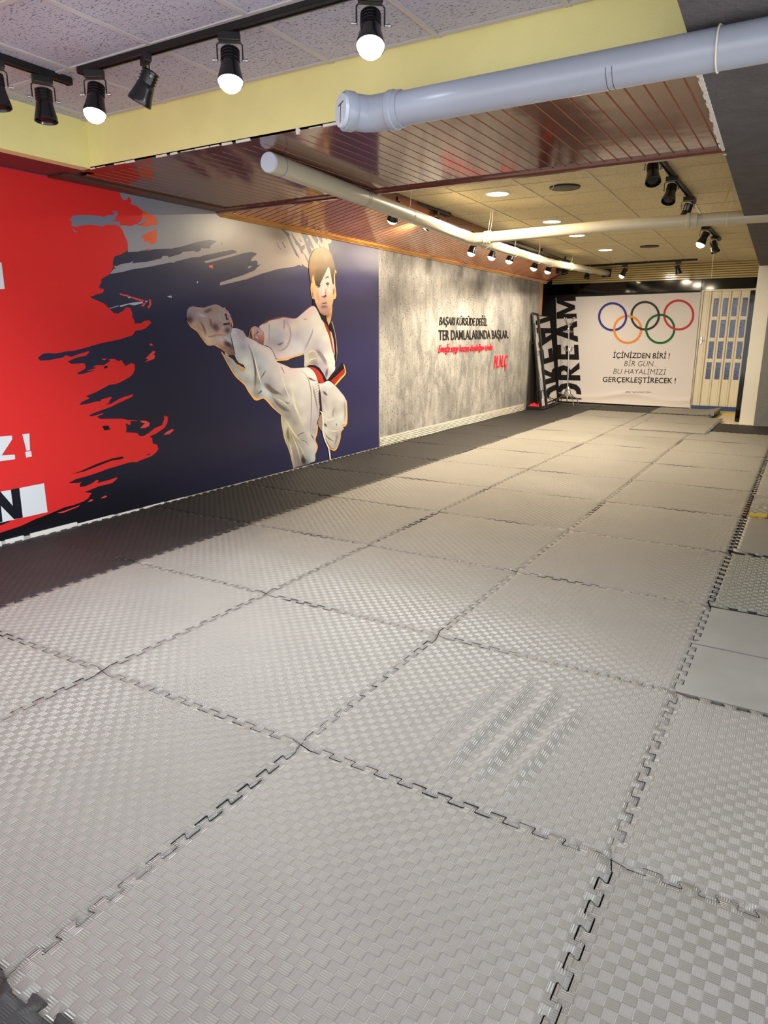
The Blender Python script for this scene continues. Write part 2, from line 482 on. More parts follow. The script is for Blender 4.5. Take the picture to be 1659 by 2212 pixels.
# ------------------------------------------------------------------ room shell
bm = B(); box(bm, (-1.75, -4, -.09), (5.4, 13.2, -.031)); struct('floor', bm, M_floor)
bm = B(); box(bm, (XW-.12, -4, -.03), (XW, 5.44, 2.6)); box(bm, (XW-.12, 10.95, 2.2), (XW, 11.3, 2.6)); struct('wall_left', bm, M_skim)
bm = B(); box(bm, (XW-.12, 5.44, -.03), (XW, 10.95, 2.6)); tag(struct('wall_left.001', bm, M_plaster), 'grey trowelled cement wall carrying the raised lettering', 'wall')
bm = B(); box(bm, (-1.75, 11.12, -.03), (-1.63, YFAR+.1, 2.6)); box(bm, (-1.75, YFAR, -.03), (1.44, YFAR+.12, 2.6)); box(bm, (-1.75, 10.95, -.03), (XW-.065, 11.07, 2.6))
struct('wall_far', bm, M_blackwall)
bm = B(); box(bm, (1.44, YFAR+.06, -.03), (3.4, YFAR+.18, 2.6)); struct('wall_far.001', bm, M_white)
bm = B(); box(bm, (2.462, 10.35, -.03), (2.80, YFAR+.06, 2.42)); struct('wall_right', bm, M_white)
bm = B(); box(bm, (2.678, 10.0, -.03), (4.6, 10.34, 2.29)); struct('wall_right.001', bm, M_greycol)
bm = B(); box(bm, (4.6, 2.4, -.03), (4.75, 10.34, 2.6)); struct('wall_right.002', bm, M_greycol)
# dark beam on the right: rough underside level with the soffit
bm = B(); extrude_poly(bm, [(edge_x(-4), -4, ZS-.005), (5.2, -4, ZS-.005), (5.2, 10.36, ZS-.005), (edge_x(10.36), 10.36, ZS-.005)], (0, 0, .36))
struct('trim_1', bm, M_darkbeam)
# pale plaster bead along its edge, broken
bm = B()
for i in range(26):
    y = 1.44 + i*.06
    w = .006+random.random()*.012
    if y < YB2: box(bm, (edge_x(y)-w, y, ZS-.012), (edge_x(y)+.006, y+.062, ZS-.004))
struct('trim_2', bm, M_paint_flake)

# ceilings with their T-bar grids
bm = B(); box(bm, (-.62, -4, ZT), (3.3, YB, ZT+.05)); struct('ceiling', bm, M_tile_c)
bm = B()
for i in range(-2, 6):
    x = .615+.56*i
    if x > -.6: box(bm, (x-.012, -4, ZT-.006), (x+.012, YB, ZT+.001))
for i in range(-9, 2):
    y = .845+.56*i
    box(bm, (-.62, y-.012, ZT-.0055), (3.3, y+.012, ZT+.001))
struct('ceiling.001', bm, mat('tbar_near', (192, 187, 190), .5))
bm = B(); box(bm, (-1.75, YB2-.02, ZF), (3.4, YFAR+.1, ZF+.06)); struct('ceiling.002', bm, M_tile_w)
bm = B()
TA = math.radians(2.5)           # the far grid is laid slightly askew
def far_grid(a, b): return Vector((.935 + .605*a + .585*b*math.sin(-TA), 5.62 + .585*b*math.cos(TA) + .605*a*math.sin(TA)*0.3, 0))
for a in range(-3, 5):
    p, q = far_grid(a, -4.5), far_grid(a, 11.5); n = Vector((.012, 0, 0))
    extrude_poly(bm, [p-n+Vector((0,0,ZF-.006)), p+n+Vector((0,0,ZF-.006)), q+n+Vector((0,0,ZF-.006)), q-n+Vector((0,0,ZF-.006))], (0, 0, .007))
for b in range(-4, 12):
    p, q = far_grid(-3.2, b), far_grid(4, b); n = Vector((0, .011, 0))
    extrude_poly(bm, [p-n+Vector((0,0,ZF-.005)), q-n+Vector((0,0,ZF-.005)), q+n+Vector((0,0,ZF-.005)), p+n+Vector((0,0,ZF-.005))], (0, 0, .0065))
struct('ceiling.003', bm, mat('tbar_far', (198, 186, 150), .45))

# yellow upstands round the near tray
bm = B(); box(bm, (-.70, YB, ZS), (3.3, YB+.1, ZT+.06)); struct('trim_3', bm, M_yellow)
bm = B(); box(bm, (-.70, -4, ZS), (-.62, YB, ZT+.06)); struct('trim_4', bm, M_yellow)
# broken paint and mastic along the lower edge of the yellow face
bm = B(); y = 0; x = -.62; rnd = random.Random(3)
while x < 1.7:
    L = .02+rnd.random()*.09; h = .002+rnd.random()*.008
    if rnd.random() < .72: box(bm, (x, YB-.003, ZS-h*.7), (x+L, YB+.004, ZS+h*.5))
    x += L+rnd.random()*.03
for px in (643, 1288/2.0):
    pass
c = at_y(643, 281, YB); box(bm, (c.x-.006, YB-.006, c.z-.02), (c.x+.01, YB+.003, c.z+.012))
struct('trim_5', bm, M_paint_flake)
# plum board between the tray and the mural wall
bm = B(); box(bm, (XW, -4, ZS), (-.70, YB+.02, ZS+.03)); struct('trim_6', bm, M_plum)

# slatted soffit of the cross beam: real grooves, boards run with the room
def slats(bm, x0, x1, y0, y1, z, pitch, groove=.010, depth=.007):
    x = x0
    while x < x1-1e-4:
        xe = min(x+pitch, x1); g = groove
        prof = [(x, z), (xe-g, z), (xe-g*.75, z+depth), (xe-g*.25, z+depth), (xe, z)]
        for (xa, za), (xb, zb), mi in zip(prof, prof[1:], (0, 1, 1, 1)):
            f = bm.faces.new([bm.verts.new(p) for p in ((xa, y1, za), (xb, y1, zb), (xb, y0, zb), (xa, y0, za))]); f.material_index = mi
        x = xe
bm = B(); slats(bm, -.86, edge_x(2.2)+.02, YB+.1, YB2-.1, ZS, .076)
bmesh.ops.remove_doubles(bm, verts=bm.verts, dist=1e-5)
struct('ceiling.004', bm, [M_wood_red, M_wood_groove])
bm = B(); box(bm, (-.86, YB+.1, ZS+.02), (3.2, YB2-.1, ZS+.05)); box(bm, (-.70, YB+.1, ZS+.05), (3.2, YB2-.06, ZT+.06)); struct('trim_7', bm, M_wood_dark)
bm = B(); box(bm, (-.70, YB, ZS-.001), (edge_x(YB), YB+.105, ZS+.01)); struct('trim_8', bm, M_wood_red)
# moulding on the beam's far edge
bm = B()
prof = [(YB2-.105, ZS+.004), (YB2-.105, ZS-.006), (YB2-.085, ZS-.012), (YB2-.06, ZS-.010), (YB2-.05, ZS-.018), (YB2-.02, ZS-.02), (YB2, ZS-.014), (YB2, ZS+.08), (YB2-.02, ZS+.08)]
extrude_poly(bm, [(XW, y, z) for y, z in prof], (edge_x(YB2)-XW+.01, 0, 0))
struct('trim_9', bm, M_wood_trim)
# narrow mouldings along the mural side of the soffit
bm = B()
for i in range(6):
    xa = XW + i*.027
    tube(bm, [(xa+.013, YB-.02, ZS-.002), (xa+.013, YB2-.1, ZS-.002)], .0115, 8)
box(bm, (XW, YB-.02, ZS), (-.86, YB2-.1, ZS+.03))
struct('trim_10', bm, M_wood_dark)

# sloping boarded panel along the wall, boards run up the slope
SL0 = lambda y: Vector((XW, y, 2.262 if y < 4 else 2.262-.035*min(1, (y-4)/7)))
SL1 = lambda y: Vector((-.02-.56*(y-YB2)/(11.2-YB2), y, 2.455))
bm = B(); y = YB2
while y < 11.2:
    ye = min(y+.088, 11.2); seq = [(y, 0), (ye-.014, 0), (ye-.011, .007), (ye-.003, .007), (ye, 0)]
    for (ya, da), (yb, db), mi in zip(seq, seq[1:], (0, 1, 1, 1)):
        n = Vector((-.22, 0, .97))
        f = bm.faces.new([bm.verts.new(p) for p in (SL0(ya)+n*da, SL1(ya)+n*da, SL1(yb)+n*db, SL0(yb)+n*db)]); f.material_index = mi
    y = ye
bmesh.ops.remove_doubles(bm, verts=bm.verts, dist=1e-5)
bmesh.ops.reverse_faces(bm, faces=bm.faces)
struct('ceiling.005', bm, [M_wood_orange, mat('orange_groove', (128, 68, 42), .4)])
bm = B()
for k, (o, r) in enumerate((((0, 0), .016), ((.022, .008), .012), ((.04, .014), .009))):
    tube(bm, [SL0(y)+Vector((o[0]+.008, 0, o[1]-.008)) for y in (YB2, 5.44, 8, 11.2)], r, 8)
struct('trim_11', bm, M_wood_gold)
bm = B()                                              # upstand at the top of the slope and its end board
a, b = SL1(YB2), SL1(11.2)
extrude_poly(bm, [a+Vector((.0, 0, -.012)), a+Vector((.03, 0, -.012)), a+Vector((.03, 0, .09)), a+Vector((0, 0, .09))], b-a)
a0, a1 = SL0(11.2), SL1(11.2)
extrude_poly(bm, [a0+Vector((-.02, 0, -.03)), a1+Vector((.02, 0, -.02)), a1+Vector((.02, 0, .03)), a0+Vector((-.02, 0, .02))], (0, .05, 0))
struct('trim_12', bm, M_wood_trim)
bm = B(); box(bm, (XW-.08, 10.951, -.03), (XW-.025, 11.2, 2.215)); struct('trim_13', bm, mat('tan_post', (164, 122, 86), .5, noise=(5, .1, (20, 20, 1))))

# far end: boarded beige upstand, black glossy fascia
bm = B(); n = 7; z0, z1 = 2.255, ZF
for i in range(n):
    za = z0+(z1-z0)*i/n; zb = z0+(z1-z0)*(i+1)/n
    extrude_poly(bm, [(-1.26, YFAR-.03, za), (-1.26, YFAR-.045, za+.006), (-1.26, YFAR-.045, zb-.010), (-1.26, YFAR-.03, zb-.004), (-1.26, YFAR, zb), (-1.26, YFAR, za)], (3.8, 0, 0))
struct('trim_14', bm, M_pvc_beige)
bm = B(); box(bm, (-1.4, YFAR-.06, 2.06), (1.46, YFAR-.001, 2.254), bev=.003); box(bm, (1.465, YFAR-.06, 2.075), (2.46, YFAR-.001, 2.254), bev=.003)
struct('trim_15', bm, M_blackgloss)
bm = B(); box(bm, (1.43, YFAR-.04, -.03), (1.475, YFAR+.06, 2.075)); struct('trim_16', bm, M_blackgloss)
# skim band with trowel ridges at the foot of the grey wall, thin white strip at the foot of the mural
bm = B()
for i in range(5):
    r = .0075-.0008*i
    pts = [(XW+.004, 5.45+k*.45, .012+i*.021-.004*k/3+(.006*math.sin(k*1.7+i))) for k in range(12)]
    tube(bm, pts, r, 6)
box(bm, (XW, 5.45, -.03), (XW+.004, 10.4, .11))
struct('baseboard_left', bm, M_skim)
bm = B(); rnd = random.Random(5); y = -.6
while y < 2.3:
    L = .12+rnd.random()*.3; h = (.024 if y < 1.0 else .013-.010*(y-1.0)) + rnd.random()*.003
    box(bm, (XW+.001, y, -.02), (XW+.006+rnd.random()*.008, y+L, max(.002, h))); y += L+rnd.random()*.05
struct('baseboard_left.001', bm, M_whitestrip)

# ------------------------------------------------------------------ puzzle mats
TEETH = 11
def edge_wave(a=.0125):
    """interlocking edge: (along, across) from 0 to 1, eleven dovetail teeth"""
    out = [(0, 0)]; s0 = 1/26; per = (1-2*s0)/TEETH
    for i in range(TEETH):
        t = s0+i*per
        out += [(t-.02*per, -a*.75), (t+.02*per, -a), (t+.53*per, -a), (t+.57*per, -a*.75), (t+.43*per, a*.75), (t+.47*per, a), (t+.98*per, a), (t+1.02*per, a*.75)]
    return out
WAVE = edge_wave()
def mat_outline(gap=.0014):
    w = WAVE; pts = [(t, d) for t, d in w] + [(1+d, t) for t, d in w] + [(t, 1+d) for t, d in reversed(w+[(1, 0)])][:-1] + [(d, t) for t, d in reversed(w+[(1, 0)])][:-1]
    pts = list(dict.fromkeys([(round(x, 5), round(y, 5)) for x, y in pts]))
    s = 1-gap
    return [((x-.5)*s, (y-.5)*s) for x, y in pts]
def mat_mesh(name, seed, m, hfun=None, step=.05, thick=.0295, gap=.0014, side=None):
    r = random.Random(seed); ph = [r.random()*6.28 for _ in range(6)]; am = [.0016*r.random() for _ in range(3)]
    out = mat_outline(gap); inner = []
    n = int(round(.94/step))
    for i in range(n+1):
        for j in range(n+1): inner.append((-.465+.93*i/n, -.465+.93*j/n))
    vs, fs = cdt(out, inner)
    bm = B(); uvl = bm.loops.layers.uv.new('weave')
    N = len(out)
    def hz(x, y):
        z = am[0]*math.sin(5*x+ph[0])*math.sin(4*y+ph[1]) + am[1]*math.sin(9*x+3*y+ph[2]) + am[2]*math.sin(7*y-4*x+ph[3])
        return z + (hfun(x, y) if hfun else 0)
    bv = [bm.verts.new((p.x, p.y, hz(p.x, p.y) - (.0018 if i < N else 0))) for i, p in enumerate(vs)]
    for f in fs:
        try: q = bm.faces.new([bv[i] for i in f])
        except ValueError: continue
        q.smooth = True
        for l in q.loops: l[uvl].uv = (l.vert.co.x, l.vert.co.y)
    low = [bm.verts.new((p[0], p[1], -thick)) for p in out]
    for i in range(N):
        j = (i+1) % N
        try:
            q = bm.faces.new((bv[i], low[i], low[j], bv[j])); q.material_index = 1
        except ValueError: pass
    me = bpy.data.meshes.new(name); bm.normal_update(); bm.to_mesh(me); bm.free()
    for k in (m, side or M_foam_edge): me.materials.append(k)
    return me
def ripple(x, y):
    """the buckled mat: a few folds bulging across it"""
    e = max(0, 1-(abs(x)/.47)**4)*max(0, 1-(abs(y)/.47)**4)
    z = 0
    for c0, w0, h0, lo, hi in ((-.02, .024, .023, -.42, .30), (.085, .024, .028, -.44, .28), (.19, .023, .026, -.42, .16), (-.13, .026, .014, -.3, .25)):
        xc = c0 + .10*(y+.1) - .55*max(0, y-.12)**2*2.2
        l = 1/(1+math.exp(-(y-lo)*26)) * 1/(1+math.exp((y-hi)*20))
        z += h0*math.exp(-((x-xc)/w0)**2)*l
    return z*e
ME_G = [mat_mesh('puzzle_mat', s, M_foam if s % 3 else M_foam2) for s in (1, 2, 3, 4)]
ME_RIP = mat_mesh('puzzle_mat', 9, M_foam, ripple, .018)
ME_GG = mat_mesh('puzzle_mat', 5, M_foam_g)
ME_FL = mat_mesh('puzzle_mat', 6, M_foam_flat)
ME_K = [mat_mesh('puzzle_mat', s, M_foam_b) for s in (11, 12)]
ORD = ['first', 'second', 'third', 'fourth', 'fifth', 'sixth', 'seventh', 'eighth', 'ninth', 'tenth', 'eleventh', 'twelfth', 'thirteenth']
rm = random.Random(21)
def put_mat(me, x, y, label, group, z=0.0, rz=None, dx=0, dy=0, s=1):
    o = bpy.data.objects.new('puzzle_mat', me); COL.objects.link(o)
    o.location = (x+.5+dx+rm.uniform(-.0013, .0013), y+.5+dy+rm.uniform(-.0013, .0013), z)
    o.rotation_euler = (0, 0, rm.uniform(-.0012, .0012) if rz is None else rz)
    o.scale = (s, s, 1)
    return tag(o, label, 'floor mat', group)
GG, GK = 'grey puzzle mats on the floor', 'black puzzle mats along the wall'
for r in range(12):
    put_mat(ME_K[r % 2], -1.003, r, 'black foam puzzle mat in the strip under the wall, %s one counted from the camera' % ORD[r], GK, dx=.002)
cols = {0: ('grey foam puzzle mat touching the black strip, %s one counted from the camera', range(-1, 11)),
        1: ('grey foam puzzle mat one column off the black strip, %s one counted from the camera', range(-1, 11)),
        2: ('grey foam puzzle mat two columns off the black strip, %s one counted from the camera', range(-1, 9))}
for c, (lab, rows) in cols.items():
    for k, r in enumerate(rows):
        if c == 2 and r == 0:
            put_mat(ME_RIP, c, r, 'grey foam puzzle mat with buckled wavy folds near the camera', GG, rz=0); continue
        put_mat(ME_G[(r*3+c) % 4], c, r, lab % ORD[k], GG)
put_mat(ME_K[1], 1, -2, 'black foam puzzle mat at the photo corner, mostly out of frame', 'black puzzle mats beside the grey field')
put_mat(ME_K[0], 2, -2, 'black foam puzzle mat peeking in at the bottom left corner', 'black puzzle mats beside the grey field')
for k, r in enumerate((-1, 0)):
    put_mat(ME_G[2-k], 3, r, 'grey puzzle mat at the right photo edge, %s one from the camera' % ORD[k], GG, dx=.0012)
put_mat(ME_GG, 3, 2, 'darker greenish grey puzzle mat at the right edge beside the smooth cut pieces', GG, dx=.003, dy=.02)
put_mat(ME_FL, 3, 3.06, 'smooth pale grey mat at the right edge, in front of the curled yellow offcut', GG, dx=.016)
for k, r in enumerate((4.85, 5.85, 6.85, 7.85)):
    put_mat(ME_G[k], 3, r, 'grey puzzle mat at the right edge, %s one behind the curled offcut' % ORD[k], GG, dx=.014)
for r in range(2):
    put_mat(ME_K[r], .02+r, 11.02, ('black foam puzzle mat lying in front of the banner, %s one' % ('left hand', 'right hand')[r]), 'black puzzle mats beside the grey field')
put_mat(ME_K[1], 2.19, 9.06, 'black foam puzzle mat at the foot of the white and grey pillars', 'black puzzle mats beside the grey field')
# loose second layer by the door
def curl(x, y): return .045*max(0, (x-.22)/.27)**2 if x > .22 else 0
ME_TH = [mat_mesh('puzzle_mat', 31, M_foam, thick=.0112, side=M_foam_flat), mat_mesh('puzzle_mat', 32, M_foam2, thick=.0112, side=M_foam_flat)]
put_mat(ME_TH[0], 1.2, 8.62, 'loose grey mat laid over the far mats, nearer the camera of two', 'loose top layer mats', z=.0135, rz=.0)
put_mat(ME_TH[1], 1.2, 9.63, 'loose grey mat laid over the far mats, just before the curled one', 'loose top layer mats', z=.0135, rz=.0)
put_mat(mat_mesh('puzzle_mat', 14, M_foam2, curl, .06, .0112, side=M_foam_flat), 1.03, 11.05, 'grey mat with an upturned curling edge in front of the folding door', 'loose top layer mats', z=.0135, rz=0)
# smooth cut pieces by the right-hand edge
def cut_piece(x0, y0, x1, y1, z, label, toothed=False):
    """a straight-cut piece; toothed: its left edge still follows the teeth of the next mat"""
    bm = B()
    if not toothed: box(bm, (x0, y0, -.0295), (x1, y1, z), bev=.002)
    else:
        r = int(y0); le = [(3+d+.0022, r+t) for t, d in WAVE if y0+.004 < r+t < y1-.004]
        out = [(le[0][0], y0), (x1, y0), (x1, y1), (le[-1][0], y1)] + le[::-1]
        vs, fs = cdt(out)
        top = [bm.verts.new((p.x, p.y, z)) for p in vs]; low = [bm.verts.new((p.x, p.y, -.0295)) for p in vs]
        for f in fs: bm.faces.new([top[i] for i in f])
        n = len(out)
        for i in range(n): bm.faces.new((top[i], low[i], low[(i+1) % n], top[(i+1) % n]))
        bmesh.ops.recalc_face_normals(bm, faces=bm.faces)
    o = obj('mat_piece', bm, M_foam_flat); tag(o, label, 'floor mat', 'smooth cut mat pieces')
cut_piece(0, 1.012, 3.98, 1.492, -.002, 'smooth grey cut mat piece without teeth, nearer one at the right edge', True)
cut_piece(0, 1.498, 3.285, 1.985, .001, 'small rectangle of smooth grey mat beside the toothed joint at the right', True)
cut_piece(3.289, 1.498, 3.98, 1.985, -.004, 'smooth grey cut mat piece beyond the small rectangle, at the right edge')
# curled offcut showing its yellow underside
bm = B(); n = 14; L = [(4.11, .0), (4.16, .008), (4.22, .022), (4.28, .028), (4.36, .02), (4.46, .03), (4.56, .034), (4.66, .02), (4.78, .006)]
tops, bots = [], []
for y, z in L:
    w0, w1 = 3.028+(4.2-y)*.0+.002*math.sin(y*40), 3.16+.02*math.sin(y*9)
    tops.append([bm.verts.new((w0, y, z+.014)), bm.verts.new((w1, y, z+.016+.01*math.sin(y*14)))])
    bots.append([bm.verts.new((w0, y, z-.018)), bm.verts.new((w1, y, z-.014+.01*math.sin(y*14)))])
for i in range(len(L)-1):
    f = bm.faces.new((tops[i][0], tops[i][1], tops[i+1][1], tops[i+1][0])); f.material_index = 0
    f = bm.faces.new((bots[i][0], bots[i+1][0], bots[i+1][1], bots[i][1])); f.material_index = 1
    for s in (0, 1):
        f = bm.faces.new((tops[i][s], tops[i+1][s], bots[i+1][s], bots[i][s])); f.material_index = 1
for i in (0, -1):
    f = bm.faces.new((tops[i][0], tops[i][1], bots[i][1], bots[i][0])); f.material_index = 1
bmesh.ops.recalc_face_normals(bm, faces=bm.faces)
o = obj('mat_offcut', bm, [M_foam, M_foam_y]); tag(o, 'curled mat offcut with a yellow underside at the right edge of the photo', 'floor mat')

# ------------------------------------------------------------------ the mural on the left wall
S1, S2, S3, S4 = crop(140, 390, 6.9125), crop(70, 600, 5.53), crop(140, 800, 6.381), crop(0, 930, 5.53)
S5, S6 = crop(230, 480, 4.608), crop(580, 480, 6.636)
A, Bc, C, D, E = crop(390, 640, 9.217), crop(640, 510, 11.058), crop(530, 660, 7.213), crop(470, 740, 7.541), crop(590, 780, 9.217)
MU_Y0, MU_Y1, MU_TOP = -.8, 5.435, 2.279
def mural_bottom(y): return .022 if y < 1.02 else max(.003, .012-.008*(y-1.0))
def mural_plane(u, v, h):
    p = at_x(u, v, XW+.002)
    y = min(max(p.y, MU_Y0), MU_Y1)
    top = MU_TOP - .03*max(0, (y-2.9)/2.5)
    return Vector((XW+.002+h, y, min(max(p.z, mural_bottom(y)), top)))
def wall_px(y, z):
    d = Vector((XW+.002, y, z))-CAM; k = d.dot(FWD)
    return (829.5+FPX*d.dot(RGT)/k, 1106-FPX*d.dot(UPV)/k)
MP = Print(mural_plane)
NAVY, RED, GREY, ORNG = (44, 45, 88), (222, 46, 46), (150, 150, 162), (232, 96, 56)
def smp(f, *l): return [(*f((x, y))[0], c) for x, y, c in l]
ys = [MU_Y0+i*(MU_Y1-MU_Y0)/30 for i in range(31)]
base = [wall_px(y, 2.279) for y in ys] + [wall_px(y, .0) for y in reversed(ys)]
MP.field(base, [(300, 1130, (16, 17, 24)), (150, 1150, (14, 15, 20)), (330, 900, (32, 33, 50)), (450, 940, (33, 33, 60)), (760, 950, (40, 40, 88)), (600, 900, (36, 36, 72)),
                (790, 750, (46, 45, 88)), (420, 620, (52, 52, 84)), (500, 560, (58, 54, 82)), (300, 620, (52, 54, 78)), (620, 620, (58, 56, 92)), (780, 600, (60, 56, 90)), (300, 760, (38, 40, 62))], 26)  # printed navy; part of its gradient is room light put into the ink
red = S1((815, 130), (820, 190), (840, 250), (875, 295), (930, 280), (950, 240), (980, 270), (1000, 310), (975, 335), (1010, 360), (1070, 375), (1110, 410), (1180, 470), (1240, 490), (1330, 525), (1375, 580), (1375, 668), (1290, 672), (1200, 690), (1120, 675), (1085, 655), (1040, 655), (1000, 680), (850, 668), (820, 690), (860, 740), (900, 840), (935, 910), (942, 980), (940, 1025), (915, 1060), (840, 1100), (740, 1135), (725, 1180), (715, 1230), (725, 1280), (700, 1340), (675, 1395), (600, 1440), (540, 1475), (550, 1515), (515, 1570), (515, 1610)) \
    + S2((850, 132), (853, 155), (835, 185), (770, 195), (715, 222), (690, 216), (694, 232), (720, 250), (780, 275), (850, 305), (900, 350), (920, 370), (970, 420), (1025, 430), (1090, 390), (1120, 350), (1170, 365), (1195, 430), (1190, 460), (1215, 510), (1220, 548), (1300, 545), (1335, 515), (1400, 507), (1418, 540), (1350, 605), (1300, 625), (1235, 630), (1195, 685), (1050, 735), (850, 775), (750, 800), (700, 815), (640, 835), (500, 870), (400, 880), (280, 905), (200, 900), (130, 905), (65, 955), (90, 990), (200, 985), (370, 950), (400, 925), (460, 945), (560, 910), (675, 875), (680, 890), (640, 930), (520, 955), (420, 1000), (465, 1030), (620, 1020), (640, 1075), (600, 1105), (540, 1135), (540, 1155), (600, 1150), (750, 1105), (650, 1112), (770, 1075), (725, 1068), (760, 1045), (850, 1045), (930, 995), (905, 975), (980, 970), (1035, 1000), (1060, 980), (1110, 1055), (1180, 1020), (1220, 1030), (1225, 1090), (1200, 1150), (1130, 1210)) \
    + S3((920, 70), (830, 130), (780, 155), (700, 190), (620, 195), (540, 240), (430, 300), (290, 355), (345, 385), (240, 430), (195, 478), (300, 465), (430, 430), (495, 425), (500, 405), (630, 365), (650, 375), (615, 420), (610, 445), (555, 478), (640, 460), (740, 400), (830, 360), (945, 330), (925, 365), (850, 400), (740, 450), (640, 500), (500, 550), (420, 580), (330, 618), (360, 635), (440, 618), (520, 590), (525, 600), (440, 640), (490, 670), (780, 665), (870, 685), (1000, 688), (1000, 694), (905, 700), (905, 745), (885, 755), (850, 730), (840, 740), (850, 780), (845, 855), (1000, 865), (1030, 905), (1080, 908), (1150, 870), (1235, 800), (1340, 755), (1350, 720), (1370, 680), (1370, 625), (1420, 640), (1415, 720), (1375, 790), (1260, 870), (1170, 912), (1205, 940), (1210, 1010), (1270, 1025), (1290, 1080), (1260, 1130), (1190, 1185), (1030, 1245), (1000, 1265), (910, 1265), (850, 1280), (720, 1320), (600, 1355), (480, 1400), (300, 1460), (150, 1500), (45, 1558), (200, 1550), (230, 1535), (205, 1570), (210, 1610), (290, 1595), (370, 1560), (440, 1510), (470, 1520), (440, 1555), (600, 1515), (715, 1475), (725, 1490), (650, 1555), (500, 1590)) \
    + S4((1210, 655), (1010, 735), (1095, 748), (1070, 780), (1060, 805), (1000, 845), (880, 890), (760, 920), (740, 930), (600, 990), (500, 1030), (430, 1055), (250, 1140), (0, 1222)) + [wall_px(-.8, .12)] + [wall_px(-.8+i*.28, 2.276) for i in range(0, 10)]
MP.poly(red, RED)
grey = S1((818, 130), (820, 190), (840, 250), (875, 295), (930, 280), (950, 240), (980, 270), (1000, 310), (975, 335), (1010, 360), (1070, 375), (1110, 410), (1180, 470), (1240, 490), (1330, 525), (1375, 580), (1375, 668), (1290, 672), (1200, 690), (1120, 675), (1085, 655), (1040, 655), (1000, 680), (850, 668), (820, 690), (860, 740), (900, 840), (935, 910), (942, 980), (940, 1068), (1100, 1062), (1140, 1045)) \
    + S5((430, 280), (480, 268), (650, 262), (760, 240), (870, 205), (960, 185), (1030, 175), (1100, 190), (1060, 215), (1035, 235), (1030, 262), (940, 260), (935, 280), (900, 300), (870, 285), (760, 295), (740, 315), (620, 350), (610, 335), (560, 335), (545, 360), (400, 395), (310, 402), (260, 410), (265, 385), (230, 405), (150, 415), (95, 440), (90, 425), (75, 450), (95, 458), (68, 468), (50, 492), (36, 514), (100, 505), (180, 490), (250, 470), (420, 445), (640, 400), (670, 405), (690, 390), (850, 350), (930, 345), (970, 330), (1110, 300), (1250, 275), (1290, 285), (1295, 305), (1200, 330), (970, 390), (990, 408), (1100, 380), (1270, 335), (1370, 305), (1450, 295), (1495, 310), (1490, 325), (1450, 355), (1435, 390), (1490, 380), (1505, 400), (1500, 425), (1535, 420), (1500, 450), (1475, 480), (1350, 530), (1130, 600), (1130, 630), (1300, 590), (1400, 565), (1550, 510)) \
    + S6((0, 710), (100, 680), (200, 660), (360, 640), (430, 612), (480, 625), (475, 592), (510, 625), (570, 662), (620, 600), (700, 480), (870, 405), (870, 390), (855, 310), (870, 300), (890, 310), (905, 270), (900, 228)) + [wall_px(5.0-i*.32, 2.276) for i in range(2, 11)]
MP.field(grey, [(300, 440, (132, 134, 150)), (400, 480, (152, 148, 150)), (520, 500, (170, 156, 144)), (660, 540, (178, 160, 146)), (300, 560, (156, 156, 166)), (560, 590, (172, 158, 150))], 16)
MP.poly(S1((700, 462), (750, 480), (715, 515), (640, 515), (580, 545), (540, 535), (400, 515), (200, 515), (110, 530), (90, 570), (65, 595), (100, 605), (100, 680), (180, 690), (280, 665), (400, 660), (540, 680), (580, 680), (600, 660), (780, 665), (850, 700), (830, 660), (820, 620), (740, 603), (680, 592), (755, 590), (760, 540), (800, 495), (770, 455), (715, 455)), (120, 124, 146))
MP.poly(S1((120, 720), (178, 768), (140, 775)), (120, 124, 146), False)
MP.poly(S1((1080, 640), (1140, 605), (1145, 570), (1180, 555), (1212, 590), (1200, 620), (1110, 655)), (132, 134, 150), False)
MP.poly(S1((1160, 480), (1240, 490), (1330, 525), (1375, 580), (1375, 668), (1290, 672), (1200, 690), (1120, 675), (1205, 625), (1215, 590), (1180, 550), (1150, 560)), ORNG, False)
MP.poly(S1((1130, 838), (1190, 805), (1270, 765), (1370, 722), (1370, 920), (1300, 952), (1265, 940), (1250, 915), (1175, 910), (1188, 870), (1145, 848)), ORNG, False)
MP.poly(S1((1205, 1020), (1270, 1018), (1300, 1032), (1210, 1042)), (220, 84, 60), False)
for pl in (S3((515, 765), (600, 760), (615, 775), (605, 800), (640, 805), (610, 820), (545, 828)),
           S4((835, 525), (950, 490), (1150, 400), (1350, 330), (1465, 310), (1478, 325), (1450, 342), (1330, 360), (1180, 420), (1000, 490)),
           S3((1115, 1168), (1170, 1148), (1180, 1158), (1140, 1170)), S2((850, 1075), (875, 1050), (900, 1055), (895, 1075), (860, 1085)),
           S4((0, 1100), (60, 1085), (140, 1074), (20, 1130), (-40, 1140))):
    MP.poly(pl, (18, 19, 28), False)
MP.poly(S4((0, 1225), (250, 1142), (430, 1058), (600, 992), (760, 925), (560, 1090), (300, 1200), (0, 1330)), (15, 16, 22), False)
